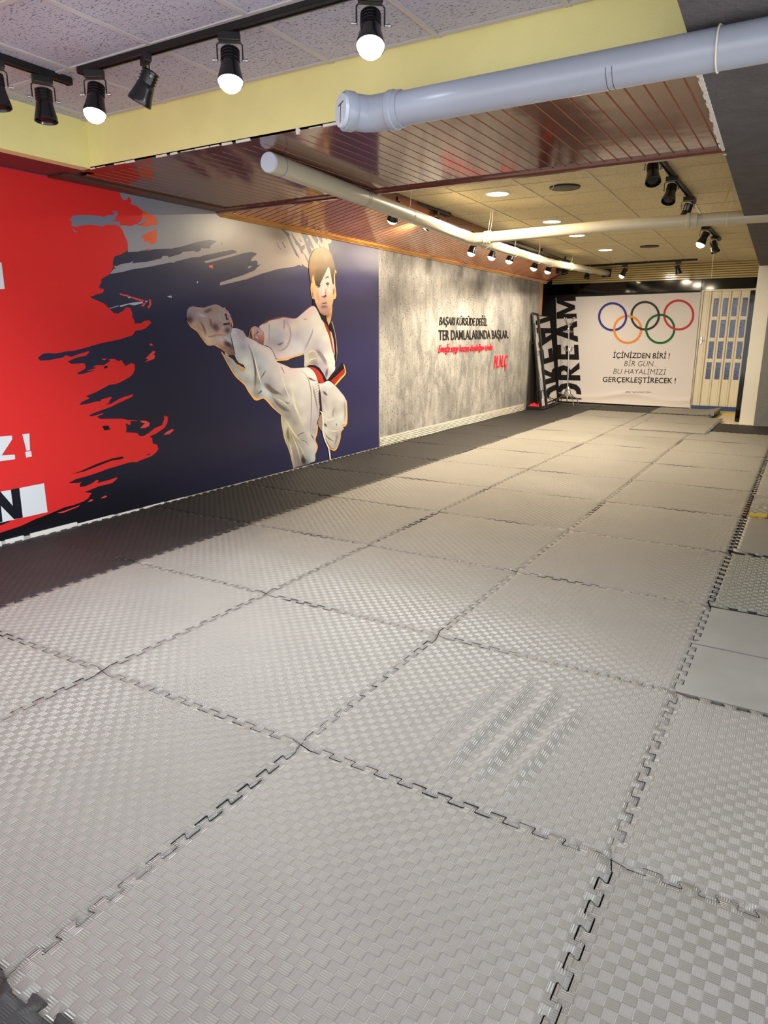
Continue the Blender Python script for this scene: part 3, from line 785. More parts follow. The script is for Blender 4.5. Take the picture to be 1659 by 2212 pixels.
for pl in (S2((1040, 185), (1130, 205), (1180, 225), (1330, 265), (1355, 300), (1330, 345), (1295, 335), (1325, 310), (1320, 285), (1250, 270), (1150, 225), (1050, 205)),
           S2((1395, 255), (1415, 265), (1420, 325), (1390, 370), (1372, 345), (1395, 325)), S2((1400, 790), (1420, 785), (1445, 808), (1405, 810)),
           S2((1440, 873), (1468, 880), (1462, 905), (1440, 910), (1465, 930), (1455, 970), (1340, 1008), (1385, 975), (1350, 965)), S2((820, 968), (885, 968), (860, 985)),
           S3((1030, 695), (1120, 695), (1168, 725), (1160, 770), (1100, 795), (1035, 795), (1085, 750), (1105, 725), (1070, 725)),
           S3((1360, 890), (1400, 850), (1480, 808), (1503, 825), (1440, 878)), S4((1045, 855), (1080, 825), (1115, 822), (1095, 845)),
           S4((1195, 812), (1260, 775), (1280, 788), (1240, 808)), S4((670, 985), (750, 965), (960, 890), (930, 912), (750, 985))):
    MP.poly(pl, (230, 72, 70), False)
for pl in (S2((918, 365), (1030, 330), (1035, 338), (930, 370)), S2((1045, 345), (1050, 330), (1180, 300), (1255, 290), (1340, 280), (1375, 272), (1370, 290), (1290, 310), (1220, 330), (1150, 318), (1060, 350)),
           S2((1130, 225), (1180, 235), (1150, 245)), S5((600, 735), (645, 730), (652, 750), (625, 750)), S5((895, 600), (905, 585), (915, 590), (905, 612))):
    MP.poly(pl, (176, 180, 196), False)
MP.poly(S5((1022, 430), (1058, 425), (1060, 460), (1020, 450)), (236, 108, 74), False)
MP.poly(S5((1405, 460), (1420, 435), (1450, 440), (1420, 455)), (178, 160, 150), False)
MP.poly(S5((1130, 200), (1160, 190), (1165, 225), (1140, 232)), (140, 124, 118), False)
for pl in (S6((115, 290), (125, 290), (150, 350), (185, 395), (175, 395), (140, 350)), S6((185, 285), (205, 285), (235, 340), (245, 365), (225, 370), (215, 330)),
           S6((180, 100), (215, 100), (240, 130), (275, 145), (300, 170), (300, 210), (350, 320), (400, 420), (440, 500), (440, 525), (415, 490), (395, 480), (330, 350), (270, 210), (225, 145)),
           S6((320, 155), (340, 170), (380, 230), (420, 280), (450, 310), (465, 350), (520, 315), (522, 380), (490, 400), (500, 440), (530, 470), (570, 560), (570, 590), (545, 540), (510, 460), (470, 440), (440, 370), (420, 340), (390, 320), (370, 260)),
           S6((415, 115), (480, 120), (550, 145), (575, 210), (600, 240), (625, 300), (650, 360), (640, 390), (595, 340), (620, 420), (580, 470), (570, 430), (545, 370), (530, 330), (500, 230), (470, 170)),
           S6((430, 230), (470, 270), (478, 290), (455, 280)), S6((610, 200), (640, 165), (690, 210), (715, 250), (710, 290), (700, 330), (680, 300), (650, 260)),
           S6((700, 180), (745, 190), (770, 240), (800, 300), (775, 265), (765, 315), (720, 240)), S6((800, 200), (820, 205), (840, 260), (820, 240)), S6((730, 310), (745, 360), (735, 360), (715, 325))):
    MP.poly(pl, (62, 58, 84), False)
MP.poly(S6((540, 235), (565, 245), (560, 270), (542, 262)), (176, 158, 146))
# lettering on the red part
WHT = (222, 228, 234)
MP.poly(S4((-140, 85), (140, 60), (145, 105), (18, 298), (175, 287), (180, 342), (-130, 385), (-130, 345), (-10, 118), (-135, 140)), WHT)
MP.poly(S4((265, 45), (350, 35), (358, 235), (315, 242)), WHT, False)
MP.poly(S4((298, 255), (370, 245), (380, 310), (312, 323)), WHT, False)
MP.poly([(-60, 558), (3, 567), (10, 624), (-60, 630)], WHT, False)
MP.poly(S4((-300, 790), (525, 630), (567, 975), (30, 1095), (-300, 1160)), WHT, False)
MP.poly(S4((-250, 782), (230, 685), (272, 1040), (-200, 1135)), (18, 20, 34))
MP.poly(S4((5, 730), (128, 708), (152, 900)), WHT); MP.poly(S4((10, 900), (30, 1095), (170, 1062)), WHT, False)
# --- the kicking youth
GLOW = (250, 186, 92); GI = (232, 228, 214)
MP.stroke(D((60, 150), (200, 400), (300, 550), (440, 680), (500, 780), (560, 860), (630, 925), (760, 895), (905, 1050), (1050, 1180)), [1.6, 2.2, 3, 3, 3.2, 4, 5.5, 5.5, 4, 2.5], GLOW)
MP.stroke(E((165, 1070), (170, 1220), (230, 1540), (330, 1800), (410, 2140)), [1.5, 2, 2.2, 2, 1.5], (226, 206, 160), False)
MP.stroke(E((885, 1260), (855, 1450), (822, 1570), (868, 1690), (862, 1750), (832, 1840)), [2.5, 4, 4, 3.5, 3.5, 3], GLOW, False)
MP.stroke(E((1440, 770), (1457, 850), (1453, 1245), (1335, 1290)), [1.5, 2.6, 4, 4.5], GLOW, False)
MP.stroke(E((1400, 1335), (1335, 1410), (1315, 1560), (1240, 1750), (1170, 1752), (1115, 1705), (1010, 1510)), [3, 4, 4.5, 4.5, 4, 3.5, 2], GLOW, False)
MP.stroke(C((480, 850), (640, 835), (720, 800), (905, 748)), [4.5, 5, 5, 4.5], GLOW, False)
MP.stroke(C((250, 298), (370, 232), (590, 180), (790, 202), (960, 55), (1040, 5)), 1.8, (170, 92, 80), False)
MP.stroke(C((1345, 250), (1390, 430), (1418, 640), (1420, 760), (1392, 960)), [1.4, 2, 2, 2, 2], (232, 196, 150), False)
pants = A((1010, 635), (1100, 632), (1180, 660), (1240, 690), (1290, 770), (1300, 800), (1480, 880), (1640, 975)) + D((840, 80), (890, 130), (940, 250), (965, 320), (1050, 350), (1140, 390), (1200, 420), (1380, 410)) \
    + E((600, 130), (680, 120), (760, 140), (820, 210), (860, 290), (890, 390), (905, 450), (925, 560), (905, 620), (920, 700), (910, 800), (930, 900), (920, 960), (925, 1010), (905, 1130), (875, 1210), (880, 1290), (850, 1450), (820, 1560), (860, 1680), (865, 1750), (835, 1830), (840, 1990), (750, 2020), (700, 2050), (570, 2085), (450, 2112), (410, 2145), (390, 2060), (370, 1950), (330, 1790), (270, 1670), (220, 1500), (180, 1350), (165, 1200), (175, 1090), (160, 1060), (60, 970), (0, 910)) \
    + D((860, 980), (760, 890), (640, 920), (560, 850), (500, 770), (440, 670), (370, 590), (300, 540), (260, 470), (200, 390), (150, 290), (100, 200), (60, 150), (30, 90)) + A((770, 1030), (870, 1100), (1000, 1140), (1080, 1130), (1050, 980), (1000, 800), (985, 750))
G1, G2, G3 = (236, 232, 218), (198, 196, 188), (150, 144, 138)
MP.field(pants, smp(A, (1060, 700, (212, 216, 226)), (1150, 700, (184, 160, 190)), (1080, 900, (208, 219, 231)), (1120, 1100, (193, 204, 217)), (1230, 800, (178, 166, 187)), (1250, 1000, (159, 158, 178)), (1350, 900, (212, 206, 217)), (1480, 950, (223, 218, 220)), (1300, 1300, (219, 223, 222)), (1500, 1100, (193, 199, 210)), (1600, 1250, (184, 197, 210)), (1600, 1050, (225, 218, 217)), (1380, 1500, (214, 218, 214)), (950, 1300, (150, 151, 154)), (1050, 1450, (165, 168, 172)), (1200, 1600, (178, 183, 188)))
         + smp(D, (640, 60, (223, 214, 214)), (800, 150, (225, 210, 212)), (880, 230, (221, 208, 212)), (620, 200, (165, 175, 190)), (720, 280, (182, 197, 212)), (680, 420, (157, 158, 168)), (800, 400, (193, 199, 210)), (640, 640, (137, 132, 136)), (560, 560, (197, 201, 203)), (480, 620, (161, 164, 164)), (520, 750, (195, 197, 190)), (640, 820, (141, 136, 136)), (760, 760, (212, 223, 235)), (820, 820, (210, 218, 231)), (850, 620, (157, 156, 166)), (820, 720, (110, 102, 108)), (900, 800, (129, 125, 125)), (980, 760, (178, 177, 184)), (950, 550, (197, 197, 204)), (1050, 700, (201, 199, 204)), (1100, 800, (141, 136, 141)), (1120, 480, (218, 201, 204)), (1220, 480, (221, 201, 204)), (1060, 430, (223, 206, 210)), (1200, 700, (218, 219, 214)), (1300, 650, (208, 208, 206)), (1180, 950, (208, 210, 206)), (1400, 800, (206, 206, 208)), (1450, 470, (218, 219, 220)), (1000, 940, (165, 164, 166)), (950, 1010, (141, 138, 138)), (1100, 1060, (133, 128, 127)), (1150, 1200, (131, 126, 127)), (1250, 1050, (165, 160, 162)), (1250, 1300, (141, 134, 138)), (1300, 1180, (174, 170, 172)), (1350, 1000, (212, 212, 210)), (1460, 1150, (197, 193, 196)), (1580, 1300, (167, 160, 176)), (1560, 1100, (184, 179, 190)), (1600, 800, (201, 201, 201)), (1400, 1250, (210, 208, 206)), (1080, 1400, (193, 187, 160)), (1130, 1350, (203, 199, 176)), (1180, 1550, (141, 132, 111)), (1300, 1600, (156, 149, 138)), (1420, 1550, (161, 158, 164)), (1500, 1500, (210, 210, 208)))
         + smp(E, (700, 250, (219, 221, 222)), (600, 300, (210, 210, 210)), (820, 420, (216, 218, 219)), (790, 1400, (159, 153, 170)), (800, 1200, (178, 172, 188)), (600, 1700, (161, 162, 172)), (700, 1700, (193, 193, 196)), (780, 1700, (208, 208, 206)), (800, 1900, (193, 201, 204)), (680, 1850, (167, 173, 182)), (480, 1800, (141, 132, 130)), (420, 1950, (141, 136, 132)), (540, 1950, (118, 113, 111)), (300, 1600, (178, 172, 150)), (620, 2000, (65, 63, 72))), 3.2, round_=1)
# fold lines and seams
MP.lift()
for f, pts, w, c in ((D, ((480, 0), (560, 190), (610, 420), (615, 600), (600, 800)), [1.2, 1.6, 2, 2.6, 1], (104, 98, 96)), (D, ((520, 0), (590, 220), (650, 460), (700, 640), (730, 740)), [1, 1.3, 1.6, 1.6, .8], (246, 246, 240)),
                     (D, ((740, 660), (800, 700), (900, 790), (1000, 830), (1080, 870)), [1, 5, 5, 2.4, .6], (112, 102, 100)), (D, ((880, 870), (960, 980), (1080, 1080), (1200, 1130)), [1, 2.4, 3.6, 1.5], (112, 108, 100)),
                     (D, ((860, 880), (1000, 930), (1120, 1020), (1200, 1110)), [1, 1.2, 1.2, .6], (232, 232, 218)), (D, ((1080, 985), (1110, 965), (1150, 995), (1185, 940)), .9, (52, 46, 46)),
                     (D, ((1280, 1550), (1340, 1490), (1380, 1475), (1420, 1465)), .9, (52, 46, 46)), (D, ((1050, 1180), (1150, 1330), (1280, 1530), (1420, 1660)), [1, 1.4, 1.4, 1], (240, 236, 214)),
                     (D, ((970, 340), (1030, 520), (1090, 700), (1170, 900), (1220, 1040)), [.8, 1, 1, 1, .6], (244, 242, 232)), (D, ((1020, 370), (1060, 440), (1090, 510)), .8, (90, 80, 80)),
                     (D, ((1200, 640), (1215, 800), (1250, 1000), (1350, 1250), (1440, 1480)), [1, 2.6, 3, 3, 1.4], (240, 240, 222)), (D, ((1340, 440), (1440, 530), (1500, 680), (1530, 900), (1520, 1250), (1510, 1480)), .8, (120, 116, 112)),
                     (D, ((1465, 560), (1500, 585), (1550, 610), (1620, 625)), [1, 1.8, 1.2, 1.8], (52, 46, 48)), (D, ((690, 600), (740, 520), (790, 440)), [.6, 1.4, .8], (120, 116, 116)), (D, ((640, 860), (700, 800), (720, 770)), [.6, 1.6, .6], (96, 92, 88)),
                     (D, ((1550, 660), (1570, 800), (1600, 950), (1640, 1180)), [1, 1.6, 1.6, 1], (150, 146, 140)), (D, ((1510, 1480), (1540, 1530), (1575, 1590)), 1.2, (76, 70, 76)),
                     (E, ((260, 1270), (330, 1650), (430, 2130)), [1.4, 1.8, 1.5], (236, 230, 196)), (E, ((330, 1400), (470, 1700), (560, 2050)), [.8, 1.4, 1.2], (228, 222, 196)), (E, ((440, 1540), (560, 1750), (660, 1980)), [.8, 1.2, 1], (216, 212, 196)),
                     (E, ((300, 1300), (290, 1450), (350, 1700)), [1, 2.6, 1], (120, 108, 86)), (E, ((590, 1850), (600, 1980), (640, 2050)), [1, 5, 2], (52, 50, 54)), (E, ((520, 1560), (640, 1600), (720, 1700)), .7, (120, 118, 120))):
    MP.soft(f(*pts), [q*1.15+.5 for q in w] if isinstance(w, (list, tuple)) else w*.9+.3, c)
for i in range(13):                                    # ribbed waistband
    y = 470+i*52
    x = 830+.08*(y-470)
    MP.stroke(E((x, y), (x+70, y-42)), .8, (120, 116, 110), False)
for i in range(9):                                     # stitched hem
    y = 800+i*52
    MP.stroke(A((1020+i*12, y), (1060+i*12, y-14), (1100+i*12, y+6), (1150+i*13, y-8)), .7, (176, 186, 186), False)
# dark inside of the trouser leg
MP.poly(A((775, 1035), (880, 1110), (960, 1170), (1075, 1170), (1110, 1260), (1150, 1320), (1250, 1365), (1290, 1440), (1100, 1330), (1030, 1245), (940, 1190), (870, 1160), (800, 1085)), (52, 32, 36))
MP.poly(A((878, 1105), (950, 1170), (960, 1190), (885, 1160)), (226, 190, 130)); MP.poly(A((1090, 1330), (1180, 1400), (1290, 1445), (1250, 1500), (1205, 1495), (1150, 1440), (1105, 1380)), (208, 164, 108), False)
# foot and shin
MP.stroke(A((125, 480), (200, 600), (330, 700), (430, 840), (510, 940), (570, 970), (670, 965), (770, 1030)), [1.5, 2.4, 2, 2.4, 2.6, 3.4, 2.6, 1.4], (238, 180, 104))
MP.stroke(A((990, 400), (1018, 500), (1032, 570), (1016, 630)), [1, 2, 3, 1], (230, 170, 100), False)
MP.field(A((115, 400), (120, 300), (150, 240), (190, 212), (240, 200), (330, 215), (460, 230), (560, 190), (640, 170), (700, 160), (770, 185), (830, 230), (870, 230), (900, 275), (940, 290), (975, 350), (1000, 420), (1010, 500), (1010, 560), (990, 590), (1015, 640), (1012, 700), (1000, 740), (975, 765), (1010, 850), (1050, 1000), (1080, 1150), (1060, 1170), (960, 1168), (880, 1108), (760, 1020), (660, 960), (570, 965), (500, 930), (420, 830), (330, 690), (190, 590), (140, 500)),
         smp(A, (230, 280, (157, 138, 147)), (180, 430, (127, 108, 117)), (400, 300, (170, 151, 154)), (560, 250, (159, 138, 138)), (700, 250, (161, 142, 140)), (850, 400, (186, 170, 170)), (600, 500, (182, 161, 154)), (300, 580, (193, 165, 147)), (420, 720, (207, 179, 156)), (700, 600, (148, 126, 131)), (780, 720, (202, 163, 142)), (940, 680, (143, 119, 128)), (560, 850, (227, 200, 173)), (830, 850, (216, 206, 210)), (950, 850, (200, 197, 210)), (900, 980, (136, 108, 109)), (1000, 1120, (125, 98, 93)), (800, 1000, (205, 163, 133))), 2.2, round_=1)
for pts, w, c, al in ((((250, 320), (380, 372), (480, 395), (580, 370)), 7, (212, 202, 206), .8), (((455, 320), (530, 295), (650, 240)), 5, (112, 86, 84), .6), (((135, 400), (170, 470), (240, 530)), 9, (80, 66, 78), .6),
                      (((580, 500), (670, 435), (740, 480), (830, 560)), 3.4, (202, 190, 188), .75), (((630, 540), (690, 620), (770, 700)), 8, (92, 74, 82), .6), (((800, 570), (845, 620), (830, 690)), 3.4, (204, 196, 204), .8),
                      (((880, 640), (930, 680), (980, 700)), 7, (96, 78, 88), .6), (((740, 220), (820, 330), (860, 430), (885, 510)), 4.6, (196, 184, 180), .7), (((350, 470), (430, 570), (480, 700), (500, 790)), 3.4, (116, 94, 88), .55),
                      (((560, 420), (600, 520), (600, 620)), 4, (128, 106, 102), .6), (((240, 560), (360, 710), (450, 850), (540, 930)), 3, (240, 190, 122), .6), (((300, 520), (360, 620), (440, 720)), 4, (204, 178, 152), .6),
                      (((790, 790), (900, 825), (1000, 835)), 5, (214, 210, 214), .8), (((840, 890), (950, 960), (1050, 1050)), 6, (70, 50, 60), .75), (((740, 940), (880, 1065), (1010, 1140)), 3.4, (200, 150, 112), .6), (((640, 760), (740, 770), (850, 770), (960, 770)), 2.6, (206, 168, 132), .6), (((720, 780), (600, 800), (520, 800)), 3, (150, 126, 108), .5)):
    MP.soft(A(*pts), w, c, al)
MP.poly(A((840, 545), (900, 532), (938, 540), (940, 480), (898, 462), (890, 400), (868, 350), (900, 343), (930, 380), (915, 430), (970, 452), (948, 482), (985, 520), (980, 560), (900, 578), (852, 578)), (56, 34, 42))
MP.lift()
for (x, y), w in (((872, 262), 5.0), ((918, 318), 5.2), ((952, 398), 5.8), ((972, 492), 5.8)):
    MP.lift(.00005); MP.stroke(A((x-12, y-36), (x-2, y), (x+8, y+36)), [w*.8, w*1.25, w*.7], (178, 150, 156), False)
    MP.soft(A((x-6, y-26), (x+2, y), (x+8, y+24)), 1.6, (206, 182, 184), .7)
MP.stroke(A((985, 760), (1020, 900), (1060, 1080), (1085, 1170)), [.6, 1.6, 1.2, .8], (24, 20, 24), False)
# fist
MP.field(C((40, 490), (65, 390), (90, 345), (140, 318), (190, 340), (240, 370), (285, 430), (292, 520), (275, 600), (230, 602), (120, 525)), smp(C, (150, 400, (196, 172, 184)), (230, 420, (206, 178, 182)), (180, 520, (150, 120, 136)), (245, 500, (196, 130, 110)), (230, 580, (150, 66, 50)), (100, 500, (120, 56, 44)), (60, 470, (180, 110, 70)), (110, 400, (206, 160, 120))), 2.4)
MP.lift()
MP.stroke(C((80, 380), (78, 450), (88, 510)), [.8, 3, 2.4], (66, 32, 36), False); MP.stroke(C((118, 345), (112, 430), (118, 520)), [1.2, 1.8, 1.8], (246, 210, 160), False)
MP.stroke(C((155, 440), (185, 425), (210, 405)), 1.4, (58, 30, 44), False); MP.stroke(C((175, 380), (188, 420)), 1.2, (58, 30, 44), False); MP.stroke(C((150, 500), (172, 490), (190, 515)), [1.6, 2.6, 1], (210, 214, 226), False)
# jacket
jacket = C((200, 330), (250, 295), (310, 280), (370, 235), (520, 205), (590, 185), (700, 205), (790, 205), (860, 140), (960, 60), (1030, 10), (1075, 10), (1110, 60), (1180, 180), (1230, 270), (1300, 420), (1360, 700), (1390, 830), (1400, 950), (1390, 1010), (1330, 1080), (1275, 1160), (1230, 1150), (1190, 1060), (1150, 970), (1050, 930), (960, 950), (910, 965), (915, 820), (905, 740), (800, 770), (650, 820), (480, 840), (440, 740), (400, 670), (360, 640), (300, 615), (272, 620), (292, 520), (285, 420), (240, 370))
MP.field(jacket, smp(C, (260, 340, (221, 210, 214)), (320, 450, (218, 210, 217)), (430, 280, (223, 214, 206)), (450, 430, (193, 201, 212)), (540, 480, (184, 181, 201)), (420, 560, (169, 162, 176)), (520, 600, (157, 151, 168)), (640, 560, (214, 208, 220)), (600, 360, (221, 206, 214)), (650, 250, (193, 175, 190)), (720, 330, (225, 214, 206)), (800, 480, (188, 181, 201)), (760, 600, (208, 212, 222)), (500, 720, (201, 185, 196)), (700, 720, (218, 212, 220)), (560, 790, (221, 203, 210)), (850, 680, (208, 214, 224)), (900, 250, (225, 214, 206)), (950, 130, (223, 197, 204)), (1030, 60, (219, 201, 206)), (1060, 200, (225, 221, 212)), (950, 420, (199, 203, 210)), (1060, 400, (212, 212, 214)), (1150, 350, (223, 223, 217)), (1250, 500, (223, 223, 219)), (1100, 600, (174, 168, 187)), (1180, 620, (193, 189, 204)), (1000, 560, (193, 195, 206)), (960, 680, (184, 181, 196)), (1130, 720, (141, 132, 150)), (1250, 800, (218, 218, 217)), (1330, 800, (225, 225, 220)), (1360, 950, (221, 219, 210)), (1150, 820, (188, 185, 194)), (1200, 900, (165, 158, 178)), (1030, 760, (156, 149, 138)), (1070, 780, (172, 166, 152)), (940, 850, (206, 203, 187)), (1050, 880, (141, 134, 140)), (1250, 1000, (159, 151, 170)), (1300, 1050, (178, 170, 184)), (1310, 950, (216, 214, 214)), (1090, 900, (112, 106, 120))), 2.8, round_=1)
MP.lift()
for pts, w, c in ((((610, 200), (600, 290), (590, 400)), [1, 1.8, .8], (196, 172, 180)), (((620, 210), (680, 330), (700, 470), (650, 620), (560, 700), (480, 700)), [1, 1.4, 1.6, 2, 2, 1], (190, 178, 186)), (((360, 250), (370, 400), (360, 620)), [.8, 1.2, 1], (206, 192, 192)), (((480, 605), (540, 600), (600, 560)), [.8, 2.2, .8], (134, 126, 134)),
                  (((1050, 340), (1030, 440), (960, 600), (900, 720)), [.8, 1.4, 1.6, 1], (176, 170, 176)), (((1090, 680), (1160, 750), (1230, 860), (1270, 960)), [1, 4, 4, 1.4], (140, 130, 144)), (((1110, 60), (1180, 240), (1280, 520), (1350, 800), (1390, 980)), [.8, 1.4, 1.4, 1.4, .8], (246, 242, 226)),
                  (((950, 900), (1000, 850), (1060, 790)), 1.1, (240, 234, 206)), (((960, 880), (1060, 830), (1120, 820)), 1.1, (240, 234, 206)), (((915, 960), (930, 820), (1000, 720), (1060, 710), (1120, 780), (1140, 960)), [1, 1.4, 1.4, 1.2, 1.2, .8], (232, 226, 200)), (((890, 200), (920, 215), (960, 210)), .9, (128, 110, 112)), (((1250, 1150), (1260, 1050), (1280, 960)), [1.6, 3, 1], (110, 98, 116))):
    MP.soft(C(*pts), [q*1.15+.5 for q in w] if isinstance(w, (list, tuple)) else w*.9+.3, c)
for i in range(8): MP.stroke(C((870+i*6, 470+i*30), (895+i*6, 480+i*30)), .7, (172, 168, 172), False)
# collar and neck
MP.poly(C((1100, 40), (1150, 110), (1220, 150), (1245, 230), (1290, 330), (1340, 470), (1385, 620), (1405, 780), (1390, 860), (1355, 660), (1290, 420), (1180, 190)), (26, 20, 24))
MP.poly(C((1200, 215), (1235, 245), (1300, 390), (1345, 540), (1372, 700), (1382, 800), (1350, 690), (1300, 480), (1240, 330)), (170, 62, 44))
MP.poly(C((1322, 235), (1350, 290), (1388, 430), (1412, 600), (1420, 760), (1402, 930), (1390, 970), (1396, 800), (1390, 640), (1360, 500), (1330, 400), (1308, 330)), (30, 24, 28), False)
MP.poly(C((1310, 390), (1338, 420), (1365, 520), (1380, 640), (1388, 780), (1376, 740), (1345, 560)), (196, 188, 180))
MP.field(C((1235, 150), (1300, 60), (1330, 0), (1352, 20), (1338, 150), (1322, 240), (1292, 310), (1262, 240)), smp(C, (1260, 170, (70, 40, 40)), (1290, 200, (226, 170, 116)), (1320, 100, (240, 196, 130)), (1300, 110, (150, 90, 70)), (1290, 290, (200, 170, 160))), 2)
# belt
MP.poly(C((950, 942), (1000, 925), (1080, 930), (1150, 970), (1210, 1060), (1250, 1140), (1265, 1172), (1225, 1195), (1170, 1090), (1110, 1010), (1050, 965)), (24, 20, 24))
MP.poly(C((985, 955), (1060, 965), (1130, 1010), (1190, 1090), (1222, 1190), (1180, 1218), (1130, 1180), (1100, 1075), (1050, 1005)), (184, 54, 44))
MP.poly(C((1278, 1152), (1340, 1080), (1430, 1000), (1505, 893), (1525, 910), (1532, 975), (1420, 1085), (1330, 1165), (1310, 1178)), (22, 20, 24), False)
MP.poly(C((1318, 1168), (1420, 1080), (1532, 958), (1548, 1045), (1470, 1132), (1388, 1228)), (160, 46, 36), False)
MP.stroke(C((1525, 910), (1552, 1045), (1480, 1135), (1392, 1240)), [1, 2.4, 3.4, 3], GLOW)
# jacket tail
MP.poly(E((900, 470), (935, 600), (950, 750), (960, 900), (985, 1060), (1005, 1180), (975, 1160), (950, 1040), (922, 1010), (930, 900), (908, 720), (905, 620), (922, 560)), (50, 28, 40))
MP.poly(E((885, 1200), (920, 1080), (960, 1060), (985, 1200), (985, 1400), (950, 1380), (890, 1290)), (150, 132, 120), False)
MP.field(E((898, 438), (960, 450), (1010, 425), (1070, 390), (1120, 400), (1220, 480), (1300, 570), (1400, 690), (1440, 770), (1455, 830), (1450, 1240), (1340, 1285), (1400, 1330), (1340, 1400), (1320, 1540), (1290, 1650), (1240, 1740), (1170, 1742), (1120, 1700), (1060, 1590), (1010, 1510), (985, 1380), (990, 1180), (970, 1000), (960, 900), (940, 640), (915, 540)),
         smp(E, (980, 480, (212, 216, 220)), (1100, 450, (216, 219, 222)), (1150, 560, (193, 195, 196)), (1000, 560, (184, 181, 190)), (1250, 650, (203, 203, 203)), (1350, 750, (208, 210, 210)), (1000, 780, (157, 147, 162)), (1020, 900, (171, 162, 174)), (1100, 800, (195, 195, 194)), (1200, 850, (178, 175, 174)), (1300, 900, (191, 189, 188)), (1400, 900, (167, 162, 166)), (1220, 1000, (161, 156, 154)), (1120, 1000, (201, 203, 203)), (1050, 1130, (204, 208, 210)), (1200, 1120, (193, 195, 196)), (1350, 1100, (212, 216, 217)), (1420, 1120, (193, 195, 201)), (1100, 1250, (178, 179, 180)), (1250, 1250, (201, 204, 206)), (1050, 1380, (208, 210, 208)), (1200, 1400, (167, 166, 168)), (1280, 1500, (156, 151, 160)), (1100, 1500, (189, 189, 184)), (1200, 1580, (201, 203, 198)), (1150, 1680, (178, 179, 180)), (1250, 1680, (156, 151, 160))), 3, round_=1)
MP.lift()
for pts, w, c in ((((955, 625), (1000, 615), (1030, 650), (1065, 680), (1000, 655)), [.8, 2, 2, .6, .6], (50, 44, 56)), (((1000, 1240), (1030, 1270), (1065, 1320)), [1, 2.6, .6], (60, 52, 56)), (((990, 1190), (1100, 1180), (1200, 1150), (1400, 1120)), [.8, 1.4, 1.2, .6], (238, 240, 230)), (((1000, 1370), (1150, 1390), (1250, 1390), (1340, 1350)), [.8, 1.6, 1.4, .6], (240, 238, 220)), (((960, 720), (1010, 900), (1060, 1080), (1180, 1160)), [.6, 1.2, 1, .6], (228, 228, 218)),
                  (((1020, 1440), (1100, 1540), (1220, 1600)), [.6, 1.2, .6], (120, 112, 104)), (((1230, 900), (1180, 1030), (1190, 1130)), [.8, 1.6, .8], (160, 154, 146)), (((1250, 1230), (1260, 1300)), 1.6, (140, 136, 132)), (((1410, 800), (1425, 1000), (1415, 1220)), [1, 1.6, 1], (168, 162, 160)), (((1270, 1420), (1250, 1560), (1210, 1680)), [1, 1.6, 1], (150, 146, 150))):
    MP.soft(E(*pts), [q*1.15+.5 for q in w] if isinstance(w, (list, tuple)) else w*.9+.3, c)
MP.stroke(E((928, 998), (968, 1050), (985, 1250), (980, 1400), (1020, 1560), (1100, 1750), (1130, 1960)), [1.6, 2.2, 2.2, 2, 2.2, 2.4, 2.6], (236, 232, 220), False)
# head
MP.poly(Bc((385, 1500), (430, 1500), (470, 1680), (560, 1830), (640, 1890), (700, 1900), (720, 2010), (760, 2130), (700, 2100), (600, 2000), (480, 1730), (420, 1660), (380, 1640)), (24, 20, 28))
MP.field(Bc((335, 1150), (360, 950), (420, 850), (560, 790), (755, 715), (800, 800), (840, 1000), (870, 1160), (905, 1120), (930, 1250), (945, 1420), (920, 1500), (870, 1512), (850, 1650), (810, 1740), (780, 1830), (720, 1885), (640, 1890), (560, 1830), (500, 1720), (450, 1600), (420, 1500), (370, 1492), (345, 1400), (325, 1260)),
         smp(Bc, (350, 1300, (176, 116, 96)), (400, 1200, (225, 172, 105)), (430, 1350, (221, 172, 116)), (470, 1550, (219, 172, 128)), (520, 1300, (192, 168, 170)), (620, 1300, (208, 188, 188)), (520, 1450, (192, 168, 168)), (620, 1100, (203, 183, 181)), (700, 900, (201, 181, 183)), (760, 900, (199, 179, 181)), (760, 1050, (203, 181, 181)), (780, 1330, (203, 183, 183)), (720, 1450, (185, 158, 158)), (640, 1560, (185, 156, 156)), (560, 1650, (198, 156, 140)), (640, 1700, (163, 130, 137)), (650, 1800, (185, 146, 144)), (560, 1780, (198, 147, 123)), (720, 1820, (171, 128, 119)), (760, 1700, (185, 156, 158)), (830, 1560, (223, 186, 124)), (850, 1350, (207, 172, 140)), (900, 1300, (192, 147, 123)), (925, 1430, (223, 181, 132)), (800, 1650, (216, 172, 123))), 2)
MP.field(Bc((290, 700), (300, 580), (340, 450), (400, 340), (480, 290), (560, 285), (620, 245), (700, 280), (780, 350), (830, 440), (870, 560), (900, 680), (925, 800), (935, 900), (915, 1000), (900, 1130), (870, 1170), (850, 1130), (820, 960), (790, 790), (755, 725), (715, 810), (670, 910), (620, 1010), (570, 1120), (530, 1195), (450, 1195), (420, 1050), (405, 900), (385, 1000), (370, 1090), (335, 1140), (310, 950), (295, 850)),
         smp(Bc, (560, 350, (150, 130, 92)), (650, 300, (136, 118, 82)), (450, 500, (152, 132, 92)), (700, 500, (150, 128, 98)), (820, 620, (128, 106, 88)), (600, 700, (126, 108, 80)), (500, 850, (104, 92, 70)), (560, 1000, (92, 82, 66)), (500, 1130, (70, 62, 52)), (330, 800, (140, 108, 70)), (400, 750, (156, 116, 74)), (340, 1000, (128, 92, 60)), (860, 850, (96, 78, 58)), (870, 1050, (84, 62, 48)), (640, 850, (110, 92, 72))), 2, round_=1)
